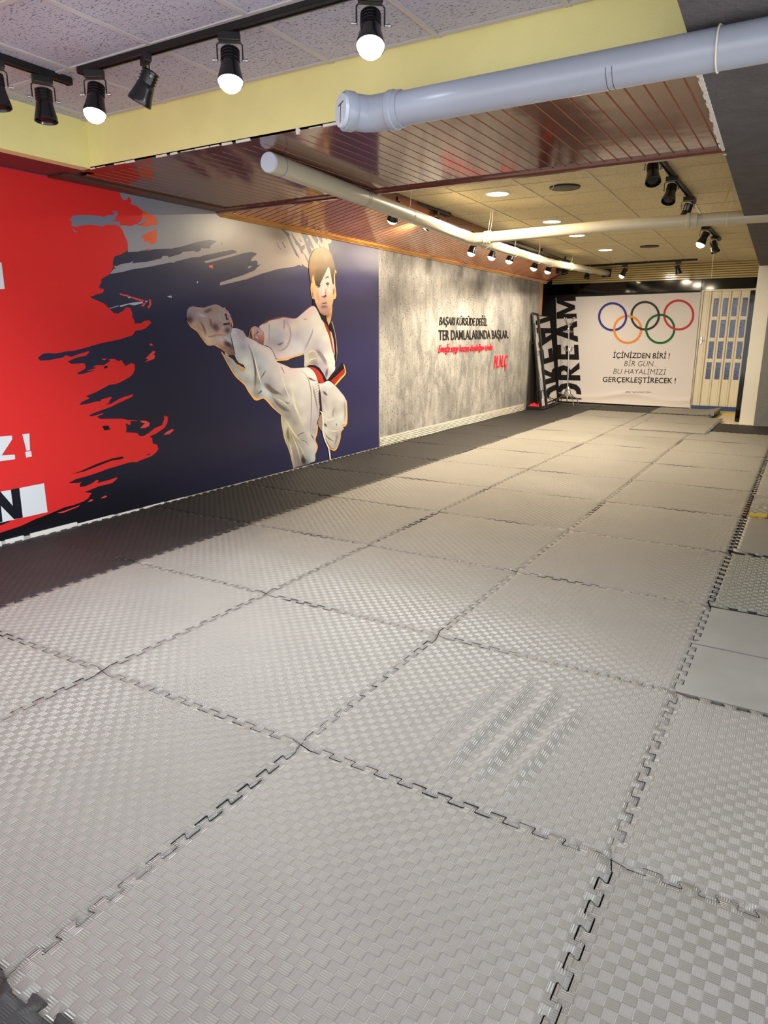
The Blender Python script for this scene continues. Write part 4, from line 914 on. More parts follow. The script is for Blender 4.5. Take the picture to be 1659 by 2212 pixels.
for pts, w, c, al in ((((470, 1270), (500, 1420), (540, 1580)), 4, (206, 168, 150), .5), (((620, 1120), (630, 1280), (640, 1400)), 2.6, (244, 232, 230), .7), (((685, 1230), (695, 1340), (705, 1420)), 2, (176, 148, 150), .6),
                      (((570, 1720), (650, 1690), (760, 1710)), 3, (150, 114, 126), .7), (((560, 1790), (640, 1860), (720, 1840)), 2.6, (206, 140, 112), .6), (((830, 1330), (850, 1480), (830, 1640)), 3.4, (244, 202, 140), .7), (((720, 1240), (780, 1300), (790, 1420)), 4, (236, 216, 214), .6), (((420, 1180), (430, 1330), (470, 1520)), 3, (250, 200, 128), .7)):
    MP.soft(Bc(*pts), w, c, al)
MP.poly(Bc((690, 1155), (715, 1128), (750, 1122), (790, 1150), (755, 1178), (715, 1176)), (226, 216, 218))
MP.poly(Bc((708, 1152), (722, 1128), (748, 1124), (768, 1148), (748, 1174), (718, 1170)), (44, 34, 36))
MP.poly(Bc((500, 1175), (555, 1160), (572, 1185), (540, 1206), (508, 1204)), (62, 48, 46), False)
MP.lift()
for pts, w, c in ((((380, 900), (372, 1030), (375, 1150)), [.6, 1.8, .6], (238, 180, 110)), (((900, 830), (895, 960), (905, 1150), (895, 1260)), [1.8, 1.2, 1.2, .6], (250, 214, 140)), (((905, 800), (930, 850), (932, 905)), [.8, 1.8, .6], (246, 214, 140)), (((665, 1015), (700, 995), (745, 978), (795, 995)), [1.2, 2.6, 2.2, .8], (118, 92, 84)),
                  (((685, 1150), (710, 1132), (745, 1118), (790, 1145)), [.8, 1.8, 1.8, .8], (52, 40, 40)), (((700, 1152), (735, 1150), (775, 1150)), [1.5, 3.4, 1], (46, 36, 38)), (((728, 1140), (738, 1144)), .8, (220, 214, 220)), (((690, 1180), (740, 1195), (780, 1175)), [.6, 1, .6], (180, 146, 146)), (((480, 1195), (520, 1205), (560, 1190)), [1, 2.6, .8], (66, 50, 48)),
                  (((455, 1215), (510, 1232), (565, 1215)), [.6, 1.2, .6], (150, 116, 108)), (((588, 1470), (602, 1440), (640, 1452), (685, 1418), (690, 1440), (650, 1468), (605, 1478)), [1, 2, 1.8, 1.8, 1.6, 1.4, 1], (72, 40, 44)), (((690, 1300), (678, 1360), (700, 1400)), [.6, 1.6, .8], (176, 152, 156)), (((590, 1300), (605, 1400), (600, 1440)), [.8, 1.8, 1], (246, 206, 160)),
                  (((570, 1612), (620, 1606), (655, 1610), (700, 1590), (738, 1588)), [.8, 1.6, 1.8, 1.6, .8], (60, 30, 40)), (((580, 1640), (660, 1640), (740, 1610)), [1, 3.6, 2], (196, 162, 176)), (((590, 1690), (660, 1670), (740, 1680)), [.8, 1.6, .8], (150, 112, 124)), (((620, 1845), (660, 1850), (700, 1830)), [.8, 2, .8], (196, 140, 116)),
                  (((360, 1330), (372, 1400), (390, 1480)), [1, 2.2, 1.4], (86, 44, 42)), (((885, 1240), (882, 1330), (870, 1420)), [1.6, 1.4, 1], (96, 56, 46)), (((335, 1220), (350, 1350), (380, 1490)), [.6, 1, .8], (246, 196, 160))):
    MP.soft(Bc(*pts), [q*.8+.3 for q in w] if isinstance(w, (list, tuple)) else w*.8+.3, c, .95)
mural = obj('wall_mural', MP.bm, M_mural)
bmx = bmesh.new(); bmx.from_mesh(mural.data); bmesh.ops.recalc_face_normals(bmx, faces=bmx.faces)
for f in bmx.faces:
    if f.normal.x < 0: f.normal_flip()
bmx.to_mesh(mural.data); bmx.free()
tag(mural, 'big printed wall mural of a high kick in a white suit, red and navy splashes', 'mural')

# ------------------------------------------------------------------ raised lettering on the grey wall
LT = crop(930, 670, 9.217)
def wall_letters(s, q, m, label, depth, shear=0.0, **kw):
    """one line of raised lettering; every letter is a part of its own"""
    vs, fs = text_mesh(s, extrude=.5, shear=shear, **kw)
    corners = [at_x(*p, XW) for p in LT(*q)]; qm = quad_map(corners)
    t = thing('wall_lettering', label, 'lettering', (XW, corners[3].y, corners[3].z))
    # islands, then islands standing above one another join into one letter
    par = list(range(len(vs)))
    def find(i):
        while par[i] != i: par[i] = par[par[i]]; i = par[i]
        return i
    key = {}
    for i, v in enumerate(vs):
        k = (round(v.x, 5), round(v.y, 4)); j = key.setdefault(k, i)
        if j != i: par[find(i)] = find(j)
    for f in fs:
        for i in f[1:]: par[find(i)] = find(f[0])
    asp = abs(corners[1].y-corners[0].y)/max(.01, corners[0].z-corners[3].z)
    ext = {}
    for i, v in enumerate(vs):
        x = v.x*asp-shear*v.y; r = find(i); e = ext.setdefault(r, [x, x]); e[0] = min(e[0], x); e[1] = max(e[1], x)
    order = sorted(ext, key=lambda r: ext[r][0]); groups = []
    for r in order:
        for g in groups:
            ov = min(g[1], ext[r][1])-max(g[0], ext[r][0])
            if ov > .6*min(g[1]-g[0], ext[r][1]-ext[r][0]): g[2].add(r); g[0] = min(g[0], ext[r][0]); g[1] = max(g[1], ext[r][1]); break
        else: groups.append([ext[r][0], ext[r][1], {r}])
    for g in groups:
        bm = B(); bv = {}
        for f in fs:
            if find(f[0]) not in g[2]: continue
            for i in f:
                if i not in bv: bv[i] = bm.verts.new(qm(vs[i].x, vs[i].y) + Vector((.001+depth*(vs[i].z+.5), 0, 0)))
            try: bm.faces.new([bv[i] for i in f])
            except ValueError: pass
        bmesh.ops.recalc_face_normals(bm, faces=bm.faces); obj('letter', bm, m, t)
    return t
wall_letters('BAŞARI KÜRSÜDE DEĞİL', ((180, 135), (1122, 162), (1122, 308), (165, 292)), M_letter_k, 'black raised letters reading BAŞARI KÜRSÜDE DEĞİL, smaller upper line', .008, offset=.002, shear=.10)
wall_letters('TER DAMLALARINDA BAŞLAR.', ((155, 395), (1535, 402), (1548, 558), (160, 598)), M_letter_k, 'black raised letters reading TER DAMLALARINDA BAŞLAR., larger second line', .008, offset=.002, shear=.04)
wall_letters('Emeğe saygı hocaya duyduğun içindir.', ((150, 695), (1225, 680), (1240, 782), (145, 838)), M_letter_r, 'red raised slanted script line under the black lettering', .012, offset=.0, shear=.42, spacing=.95)
wall_letters('M.N.Ç', ((1268, 908), (1525, 893), (1508, 1122), (1250, 1150)), M_letter_r, 'red raised initials M.N.Ç below the script line', .016, offset=-.004, shear=.12, spacing=1.14)

# ------------------------------------------------------------------ banner at the far end
YBAN = YFAR-.075
def ban_sag(x, z): return .012*math.sin(3.1*x+.6)*max(0, 1-abs(z-1)/1.2) - (.03*math.exp(-((z-.16-.05*math.sin(4*x))/.035)**2)*(.4+.6*math.sin(2.2*x+1)**2) if z < .4 else 0)
def ban_plane(u, v, h):
    p = at_y(u, v, YBAN); return Vector((p.x, YBAN-h+ban_sag(p.x, p.z), p.z))
BP = Print(ban_plane)
c0, c1, c2, c3 = [at_y(*p, YBAN) for p in ((1200.5, 643), (1515, 631), (1490, 881), (1208, 866))]
bq = quad_map((c0, c1, c2, c3)); NX, NZ = 70, 60
g = [[BP.bm.verts.new(Vector((bq(i/NX, j/NZ).x, YBAN+ban_sag(bq(i/NX, j/NZ).x, bq(i/NX, j/NZ).z), bq(i/NX, j/NZ).z))) for i in range(NX+1)] for j in range(NZ+1)]
for j in range(NZ):
    for i in range(NX): BP._face([g[j][i], g[j][i+1], g[j+1][i+1], g[j+1][i]], [lin((228, 222, 224))]*4)
BP.h = .003
def ban_text(s, quad, col, **kw):
    vs, fs = text_mesh(s, **kw); Q = quad
    (tl, tr, br, bl) = [Vector(q) for q in Q]
    out = []
    for v in vs:
        p = (bl*(1-v.x)+br*v.x)*(1-v.y) + (tl*(1-v.x)+tr*v.x)*v.y
        out.append(ban_plane(p.x, p.y, BP.h))
    BP.mesh(out, fs, col)
def cen(cx, cy, w, h, slope=0.0): return [(cx-w/2, cy-h/2-slope*w/2), (cx+w/2, cy-h/2+slope*w/2), (cx+w/2-.8, cy+h/2+slope*w/2), (cx-w/2-.8, cy+h/2-slope*w/2)]
INKB = (34, 30, 34)
ban_text('İÇİNİZDEN BİRİ !', cen(1386, 768, 123, 11.5, .012), INKB, offset=.012, shear=.08)
ban_text('BİR GÜN..', cen(1383.5, 785.5, 69, 11, .012), (60, 56, 58), shear=.12, offset=-.012)
ban_text('BU HAYALİMİZİ', cen(1382.5, 802.8, 114, 11, .015), (60, 56, 58), shear=.12, offset=-.012)
ban_text('GERÇEKLEŞTİRECEK !', cen(1381.5, 821, 158, 11.5, .02), INKB, offset=.012, shear=.04)
ban_text('-   #MNÇ TAEKWONDO TEAM   -', cen(1378.5, 847.3, 64, 3.4, .02), (70, 66, 66), offset=.0)
# heavy upright letters running up the left edge: outlines in units of the cap height
HEAVY = {'D': (.85, [[(0, 0), (.28, 0), (.28, 1), (0, 1)], [(.28, 1), (.40, 1), (.60, .96), (.77, .82), (.85, .5), (.77, .18), (.60, .04), (.40, 0), (.28, 0), (.28, .2), (.38, .2), (.50, .27), (.56, .5), (.50, .73), (.38, .8), (.28, .8)]]),
         'R': (.95, [[(0, 0), (.28, 0), (.28, 1), (0, 1)], [(.28, 1), (.5, 1), (.7, .93), (.79, .7), (.7, .48), (.5, .39), (.28, .39), (.28, .57), (.43, .57), (.52, .69), (.43, .81), (.28, .81)], [(.29, .39), (.52, .42), (.95, 0), (.62, 0)]]),
         'E': (.78, [[(0, 0), (.28, 0), (.28, 1), (0, 1)], [(.28, .8), (.78, .8), (.78, 1), (.28, 1)], [(.28, .41), (.72, .41), (.72, .6), (.28, .6)], [(.28, 0), (.78, 0), (.78, .2), (.28, .2)]]),
         'A': (1.1, [[(0, 0), (.30, 0), (.55, .72), (.55, 1), (.38, 1)], [(1.1, 0), (.80, 0), (.55, .72), (.55, 1), (.72, 1)], [(.36, .19), (.74, .19), (.67, .39), (.43, .39)]]),
         'M': (1.16, [[(0, 0), (.25, 0), (.25, 1), (0, 1)], [(.91, 0), (1.16, 0), (1.16, 1), (.91, 1)], [(.25, 1), (.33, 1), (.58, .40), (.83, 1), (.91, 1), (.91, .62), (.68, .06), (.48, .06), (.25, .62)]])}
TW = sum(HEAVY[c][0] for c in 'DREAM')+4*.13
tl_, tr_, br_, bl_ = [Vector(p) for p in ((1203.4, 861), (1202.4, 641), (1243.5, 639.5), (1256.5, 863))]
x_ = 0; BP.lift()
for c in 'DREAM':
    w_, polys = HEAVY[c]
    for pl in polys:
        px = []
        for a, b in pl:
            u = (x_+a)/TW; q = (bl_*(1-u)+br_*u)*(1-b) + (tl_*(1-u)+tr_*u)*b; px.append((q.x, q.y))
        BP.poly(px, (30, 24, 28), False)
    x_ += w_+.13
def ring(cx, cy, r, w, col, rs=1.0):
    o = [(cx+r*math.cos(t)*rs, cy+r*math.sin(t)) for t in [2*math.pi*k/56 for k in range(57)]]
    BP.stroke(o, w, col)
def arc(cx, cy, r, w, col, a0, a1):
    o = [(cx+r*math.cos(math.radians(a0+(a1-a0)*k/14)), cy+r*math.sin(math.radians(a0+(a1-a0)*k/14))) for k in range(15)]
    BP.stroke(o, w, col)
CB, CO, CK, CG, CR = (62, 62, 150), (236, 150, 70), (64, 60, 62), (34, 108, 66), (200, 66, 70)
RB, RK, RR, RO, RG = (1323.4, 684.2), (1393.6, 682.0), (1466.3, 680.4), (1355.8, 711.6), (1426.2, 710.6)
ring(*RB, 29, 4.8, CB); ring(*RK, 29.6, 4.8, CK); ring(*RR, 31.2, 4.8, CR); ring(*RO, 29, 4.8, CO); ring(*RG, 30.4, 4.8, CG)
arc(*RB, 29, 4.8, CB, -20, 30); arc(*RK, 29.6, 4.8, CK, -20, 30); arc(*RK, 29.6, 4.8, CK, 100, 125); arc(*RR, 31.2, 4.8, CR, 100, 130)
bm = BP.bm
for f in bm.faces:
    f.normal_update()
    if f.normal.y > 0: f.normal_flip()
    f.smooth = True
tag(obj('banner', bm, M_banner), 'white cloth banner with five coloured rings and the word DREAM along its left edge', 'banner')

# ------------------------------------------------------------------ folding door and the open black door leaf
FD0, FD1, FZ = 1.492, 2.44, 2.055
fd = tag(thing('door_1', None, None, (1.9, YFAR, -.03)), 'white folding door with rows of blue panes', 'door', None, 'structure')
bm = B(); box(bm, (FD0-.02, YFAR-.05, 2.045), (FD1+.02, YFAR+.055, 2.08), bev=.003); box(bm, (FD0-.022, YFAR-.05, -.03), (FD0+.012, YFAR+.055, 2.05), bev=.003); obj('door_frame', bm, M_pvcdoor, fd)
# lead post then four panes columns placed from the photo
pane_cols = [[(277, 290), (353, 287), (327, 546), (252, 546)], [(410, 288), (487, 287), (460, 541), (385, 541)], [(543, 287), (620, 285), (592, 541), (517, 541)], [(683, 275), (762, 270), (730, 538), (650, 540)]]
DZ = crop(1500, 600, 6.503)
xs_ = []
for pc in pane_cols:
    pl = at_y(*DZ(pc[0])[0], YFAR); pr = at_y(*DZ(pc[1])[0], YFAR); xs_.append((pl.x, pr.x))
rows_px = [(288, 545), (593, 842), (893, 1137), (1187, 1428)]
zr = [(at_y(*DZ((300, a))[0], YFAR).z, at_y(*DZ((300, b))[0], YFAR).z) for a, b in rows_px]
edges = [FD0+.012, xs_[0][0]-.045] + [(xs_[i][1]+xs_[i+1][0])/2 for i in range(3)] + [xs_[3][1]+.05]
for i in range(5):
    x0, x1 = edges[i], edges[i+1]; rec = .012 if i % 2 else .0
    bm = B()
    y0 = YFAR-.012+rec; y1 = y0+.02
    if i == 0:
        box(bm, (x0, y0, -.01), (x1-.004, y1, 2.045), bev=.004)
    else:
        pa, pb = xs_[i-1]
        box(bm, (x0+.003, y0, -.01), (pa, y1, 2.045)); box(bm, (pb, y0, -.01), (x1-.003, y1, 2.045))
        zz = [2.045] + [z for ab in zr for z in ab] + [-.01]
        for k in range(0, len(zz), 2): box(bm, (pa, y0, zz[k+1]), (pb, y1, zz[k]))
    p = obj('door_panel', bm, M_pvcdoor, fd)
    if i:
        pa, pb = xs_[i-1]
        for za, zb in zr:
            b2 = B(); box(b2, (pa, y0+.008, zb), (pb, y0+.013, za)); obj('pane', b2, M_pane, p)
    b3 = B(); tube(b3, [(x1, YFAR-.010, -.01), (x1, YFAR-.010, 2.045)], .008, 8); tube(b3, [(x1-.035, y0+.001, -.01), (x1-.035, y0+.001, 2.045)], .003, 6); obj('hinge_strip', b3, M_pvcdoor_rib, p)
hp = at_y(*DZ((95, 880))[0], YFAR-.02)
bm = B(); boxc(bm, (hp.x, YFAR-.022, hp.z), (.035, .02, .13), bev=.005); tube(bm, [(hp.x, YFAR-.03, hp.z+.01), (hp.x+.01, YFAR-.06, hp.z+.01), (hp.x+.05, YFAR-.06, hp.z+.005)], .008, 8)
tag(obj('handle', bm, M_screw, fd), 'metal door latch')
bm = B(); box(bm, (1.50, YFAR-.06, -.03), (2.46, YFAR-.03, .045)); tag(obj('trim_17', bm, M_bluestrip), None, None, None, 'structure')
bm = B(); box(bm, (1.95, 11.66, -.0305), (2.46, 11.74, -.012)); tag(obj('trim_18', bm, M_foam_y), None, None, None, 'structure')

dl = tag(thing('door_2', None, None, (2.415, 10.66, -.03)), 'black door leaf standing open beside the white pillar', 'door', None, 'structure')
bm = B(); extrude_poly(bm, [(2.372, 10.66, -.02), (2.436, 10.66, -.02), (2.452, 11.5, -.02), (2.388, 11.5, -.02)], (0, 0, 1.972)); obj('door_leaf', bm, M_blackgloss, dl)
kp = at_y(1594, 773, 10.72)
bm = B(); tube(bm, [(2.375, 10.72, kp.z), (2.345, 10.72, kp.z), (2.338, 10.72, kp.z), (2.325, 10.72, kp.z), (2.318, 10.72, kp.z)], [.012, .012, .026, .028, .016], 14); tube(bm, [(2.434, 10.72, kp.z), (2.456, 10.72, kp.z)], [.012, .012], 12); obj('door_knob', bm, M_chrome, dl, True)

# ------------------------------------------------------------------ leaning mirror with shelf
mr = thing('standing_mirror', 'tall leaning mirror in a black tube stand reflecting the banner letters', 'mirror', (-.86, 10.9, 0))
def mir(y, t, off=0.0): return Vector((-.735-.078*(y-10.5)-.25*t-off*.98, y-off*.07, .055+1.585*t+off*.15))
bm = B(); q = [mir(10.515, .0), mir(11.78, .0), mir(11.78, 1.0), mir(10.515, 1.0)]
extrude_poly(bm, q, Vector((-.006, 0, -.001))); obj('mirror_glass', bm, M_mirror, mr)
bm = B(); extrude_poly(bm, [p+Vector((-.008, 0, 0)) for p in (mir(10.51, -.005), mir(11.785, -.005), mir(11.785, 1.003), mir(10.51, 1.003))], Vector((-.012, 0, -.002))); obj('backing', bm, M_blackmetal, mr)
for nm, a, b in (('frame_bar', mir(10.505, -.03, -.012), mir(10.505, 1.02, -.012)), ('frame_bar', mir(10.915, -.03, -.012), mir(10.915, 1.015, -.012)),
                 ('frame_bar', mir(10.505, 1.02, -.012), mir(10.925, 1.012, -.012)), ('bottom_rail', Vector((-.70, 10.50, .022)), Vector((-.80, 11.79, .022))),
                 ('back_post', Vector((-.985, 10.52, .02)), Vector((-.985, 10.52, 1.22))), ('back_post', Vector((-.80, 10.56, .03)), Vector((-.955, 10.56, 1.5))), ('cross_bar', Vector((-.985, 10.52, 1.16)), Vector((-.935, 10.52, 1.16)))):
    bm = B(); tube(bm, [a, b], .0145, 8); obj(nm, bm, M_blackmetal, mr)
bm = B(); box(bm, (-1.0, 10.49, .0), (-.715, 11.0, .055), bev=.006); obj('shelf', bm, M_blackmetal, mr)
bm = B(); box(bm, (-1.006, 10.6, .05), (-.994, 10.92, 1.40)); obj('back_panel', bm, mat('dark_panel', (66, 60, 56), .6), mr)
bm = B(); rnd = random.Random(8)
n = 22; g = [[None]*(n//2+1) for _ in range(n+1)]
for i in range(n+1):
    for j in range(n//2+1):
        x = -.985+.25*i/n; y = 10.52+.17*j/(n/2)
        e = min(1, 5*min(i/n, 1-i/n))*min(1, 4*min(j/(n/2), 1-j/(n/2)))
        g[i][j] = bm.verts.new((x, y, .0575+e*(.035+.018*math.sin(i*1.1+j)+.01*math.sin(j*2.3-i*.6))))
for i in range(n):
    for j in range(n//2): bm.faces.new((g[i][j], g[i+1][j], g[i+1][j+1], g[i][j+1]))
low = bmesh.ops.extrude_face_region(bm, geom=bm.faces[:])
bmesh.ops.translate(bm, verts=[v for v in low['geom'] if isinstance(v, bmesh.types.BMVert)], vec=(0, 0, .003))
bmesh.ops.recalc_face_normals(bm, faces=bm.faces)
tag(obj('folded_cloth', bm, M_red, None, True), 'crumpled red cloth on the black shelf behind the leaning mirror', 'cloth')

# ------------------------------------------------------------------ chrome coat stand
cx, cy = -.62, 11.70
cs = thing('coat_stand', 'chrome coat stand with curled hooks and splayed legs before the banner', 'coat stand', (cx, cy, 0))
bm = B(); tube(bm, [(cx, cy, .06), (cx-.02, cy, .8), (cx-.06, cy, 1.52)], .0125, 12); obj('pole', bm, M_chrome, cs, True)
for zc, rr, hh in ((1.40, .13, .22), (1.02, .10, .12)):
    for k in range(4):
        a = k*math.pi/2+.9; d = Vector((math.cos(a), math.sin(a), 0)); o0 = Vector((cx-.056 if zc > 1.2 else cx-.035, cy, zc))
        if zc > 1.2: pts = [o0+d*.012+Vector((0, 0, .05)), o0+d*.05+Vector((0, 0, .09)), o0+d*.09+Vector((0, 0, .15)), o0+d*.115+Vector((0, 0, .205))]
        else: pts = [o0+d*.012+Vector((0, 0, .04)), o0+d*.03+Vector((0, 0, -.01)), o0+d*.06+Vector((0, 0, -.02)), o0+d*.085+Vector((0, 0, .01)), o0+d*.10+Vector((0, 0, .05))]
        bm = B(); tube(bm, pts, .0065, 8); lathe(bm, [(0, -.012), (.009, -.008), (.012, 0), (.009, .008), (0, .012)], 10, Matrix.Translation(pts[-1])); obj('hook', bm, M_chrome, cs, True)
        if zc > 1.2:
            pts = [o0+d*.012+Vector((0, 0, .02)), o0+d*.04+Vector((0, 0, -.05)), o0+d*.075+Vector((0, 0, -.06)), o0+d*.10+Vector((0, 0, -.02))]
            bm = B(); tube(bm, pts, .006, 8); obj('hook', bm, M_chrome, cs, True)
for k in range(4):
    a = k*math.pi/2+.80; d = Vector((math.cos(a), math.sin(a), 0)); o0 = Vector((cx, cy, 0))
    pts = [o0+d*.016+Vector((0, 0, .34)), o0+d*.05+Vector((0, 0, .27)), o0+d*.07+Vector((0, 0, .2)), o0+d*.14+Vector((0, 0, .15)), o0+d*.22+Vector((0, 0, .10)), o0+d*.245+Vector((0, 0, .004))]
    bm = B(); tube(bm, pts, .0085, 8); obj('leg', bm, M_chrome, cs, True)
bm = B(); tube(bm, [Vector((cx+.12*math.cos(2*math.pi*k/24), cy+.12*math.sin(2*math.pi*k/24), .16)) for k in range(25)], .006, 8, caps=False); obj('ring', bm, M_chrome, cs, True)

# ------------------------------------------------------------------ drain pipes under the ceiling
R1 = .0635
PY, PZ = 1.165, 2.203
p1 = thing('drain_pipe', 'thick grey drain pipe crossing under the yellow beam, capped elbow at its left end', 'pipe', (2.3, PY, PZ))
ex = at_y(842, 248, PY).x                                   # where the straight run meets the elbow
bm = B(); tube(bm, [(ex, PY, PZ), (3.9, PY-.01, PZ-.002)], R1, 32); obj('pipe_run', bm, M_pvc, p1, True)
bm = B(); tube(bm, [(ex-.02, PY, PZ), (ex+.005, PY, PZ), (ex+.01, PY, PZ), (ex+.03, PY, PZ), (ex+.035, PY, PZ), (ex+.06, PY, PZ)], [R1+.006, R1+.006, R1+.012, R1+.012, R1+.007, R1+.007], 32); obj('collar', bm, M_pvc, p1, True)
ed = Vector((-.56, -.83, -.0)).normalized(); e0 = Vector((ex-.02, PY, PZ)); e1 = e0+Vector((-.06, -.004, 0)); e2 = e1+(ed+Vector((-1, 0, 0))).normalized()*.03; e3 = e2+ed*.10
bm = B(); tube(bm, [e0, e1, e2, e3], [R1+.006, R1+.005, R1+.006, R1+.006], 32); el = obj('elbow', bm, M_pvc, p1, True)
bm = B(); tube(bm, [e2+ed*.055, e2+ed*.062, e2+ed*.095, e2+ed*.10], [R1+.007, R1+.012, R1+.012, R1+.008], 32); obj('collar', bm, M_pvc, p1, True)
bm = B(); tube(bm, [e3+ed*.0, e3+ed*.014], [R1+.002, R1-.001], 32); cap = obj('end_cap', bm, M_pvc_end, p1, True)
fx, fy = frame_of(ed); fy = Vector((0, 0, 1)); fx = fy.cross(-ed).normalized(); c0 = e3+ed*.0155
bm = B()
for a, b in (((-.034, .026), (.022, .020)), ((-.004, .022), (.004, -.045))):
    u = Vector((a[0], a[1])); v = Vector((b[0], b[1])); n_ = Vector((-(v-u).y, (v-u).x)).normalized()*.0022
    f = bm.faces.new([bm.verts.new(c0+fx*q.x+fy*q.y) for q in (u-n_, v-n_, v+n_, u+n_)])
tag(obj('pen_mark', bm, M_ink, cap), 'black pen stroke on the plug')
for xx in (at_y(1318, 165, PY).x, at_y(1331, 163, PY).x):
    bm = B(); rr = []
    for k in range(17):
        t = math.radians(190+k*9)
        rr.append((xx, PY-.003+(R1+.0008)*math.cos(t), PZ+(R1+.0008)*math.sin(t)))
    tube(bm, rr, .0011, 6); tag(obj('pen_mark', bm, M_ink, p1), 'black ring drawn on the pipe')
xw = at_y(1553, 110, PY).x
bm = B(); tube(bm, [Vector((xw, PY-.006+(R1+.0035)*math.cos(2*math.pi*k/32), PZ+(R1+.0035)*math.sin(2*math.pi*k/32))) for k in range(33)], .003, 6, caps=False)
tube(bm, [(xw, PY, PZ+R1), (xw+.004, PY+.01, ZS-.003)], .002, 6); tag(obj('tie_wire', bm, M_wire, p1), 'pale wire loop holding the pipe')

p2 = thing('drain_pipe', 'long grey drain pipe running the length of the room to the far upstand', 'pipe', (.2, 5.2, 2.25))
R2 = .054
Q = [at_z(582, 351, 2.222), at_z(820, 440, 2.222), at_z(1006, 512, 2.25), at_z(1190, 568, 2.315), at_y(1312, 590, YFAR-.03)]
bm = B(); tube(bm, Q[:3], R2, 28); obj('pipe_run', bm, M_pvc_w, p2, True)
bm = B(); tube(bm, Q[2:], R2-.002, 28); obj('pipe_run', bm, M_pvc_w, p2, True)
dn = (Q[1]-Q[0]).normalized()
bm = B(); tube(bm, [Q[0]-dn*.012, Q[0]+dn*.001], [R2-.003, R2-.001], 28); obj('end_cap', bm, M_pvc_end, p2, True)
def hoop(bm, p, d, r, w=.0018, n=28):
    u, v = frame_of(d); tube(bm, [p+(u*math.cos(2*math.pi*k/n)+v*math.sin(2*math.pi*k/n))*r for k in range(n+1)], w, 6, caps=False)
bm = B(); hoop(bm, Q[0]+dn*.1, dn, R2+.0004, .0016); tag(obj('blue_ring', bm, M_blue, p2), 'thin blue line round the pipe')
bm = B()
for k in range(2): hoop(bm, Q[0]+dn*(1.12+.03*k), dn, R2+.0002, .0011)
tag(obj('pen_mark', bm, M_ink, p2), 'black pen marks')
# Y branch where the cross pipe joins
dj = (Q[3]-Q[2]).normalized(); J = Q[2]
bm = B(); tube(bm, [J-dn*.16, J-dn*.02, J+dj*.05, J+dj*.26], [R2+.005, R2+.007, R2+.007, R2+.005], 28); obj('branch_fitting', bm, M_pvc_w, p2, True)
for t in (.24, .62, 1.0):
    bm = B(); c = J+dj*(t*1.05)
    if t == .62:
        tube(bm, [c-dj*.05, c-dj*.045, c-dj*.02, c-dj*.015, c+dj*.03, c+dj*.035, c+dj*.05], [R2+.004, R2+.01, R2+.01, R2+.005, R2+.005, R2+.01, R2+.004], 28); obj('coupling', bm, M_pvc_w, p2, True)
    else: bm.free()
for t in (.42, .72):
    c = Q[3]+(Q[4]-Q[3])*(t-.42); dd = (Q[4]-Q[3]).normalized()
    bm = B(); tube(bm, [c-dd*.05, c-dd*.045, c+dd*.0, c+dd*.005], [R2, R2+.006, R2+.006, R2], 28); obj('coupling', bm, M_pvc_w, p2, True)
for c, zt_ in ((Q[1]+(Q[2]-Q[1])*.28, ZF), (J+(Q[3]-J)*.48, ZF), (J+(Q[3]-J)*.80, ZF), (Q[3]+(Q[4]-Q[3])*.3, ZF), (Q[3]+(Q[4]-Q[3])*.62, ZF)):
    bm = B(); hoop(bm, c, dj, R2+.002, .0016); tube(bm, [c+Vector((.0, 0, R2)), c+Vector((.01, .01, (zt_-c.z)*.6)), (c.x+.005, c.y, zt_)], .0018, 6); obj('tie_wire', bm, M_wire, p2)
bm = B(); e = Q[4]; box(bm, (e.x-.09, YFAR-.052, e.z-.075), (e.x+.075, YFAR-.044, e.z+.075)); obj('wall_opening', bm, M_inner, p2)

p3 = thing('drain_pipe', 'grey drain pipe branching off across the room to the dark beam', 'pipe', (1.6, 5.2, 2.25))
yj = J.y+.14
r3 = at_y(1330, 487, yj+.03); r4 = at_y(1640, 467, yj+.12)
K = [J+dj*.14+Vector((-.02, 0, 0)), Vector((J.x+.16, yj+.0, J.z-.002)), r3, Vector((r4.x, r4.y, r4.z)), Vector((r4.x, r4.y, r4.z))+(r4-r3).normalized()*.8]
bm = B(); tube(bm, K, R2-.001, 28); obj('pipe_run', bm, M_pvc_w, p3, True)
d3 = (r4-r3).normalized()
bm = B(); c = K[1]; d31 = (K[2]-K[1]).normalized(); tube(bm, [c-d31*.02, c-d31*.015, c+d31*.05, c+d31*.055], [R2, R2+.01, R2+.01, R2], 28); obj('collar', bm, M_pvc_w, p3, True)
c = at_y(1490, 476, yj+.07); bm = B(); tube(bm, [c-d3*.03, c-d3*.025, c+d3*.0, c+d3*.006, c+d3*.06, c+d3*.066], [R2, R2+.010, R2+.010, R2+.005, R2+.005, R2], 28); obj('coupling', bm, M_pvc_w, p3, True)
for c, hh in ((K[1]+d31*.02, 1), (K[1]+d31*.045, 1)):
    bm = B(); hoop(bm, c, d31, R2+.011, .002); tube(bm, [c+Vector((0, 0, R2+.01)), c+Vector((.015, 0, (ZF-c.z)*.6)), (c.x+.02, c.y, ZF)], .002, 6); obj('tie_wire', bm, M_wire, p3)
c = at_y(1571, 473, yj+.1); bm = B(); hoop(bm, c, d3, R2+.002, .002); tube(bm, [c+Vector((0, 0, R2)), c+Vector((.03, -.06, .12)), c+Vector((.04, -.10, ZF-c.z))], .002, 6); obj('tie_wire', bm, M_wire, p3)

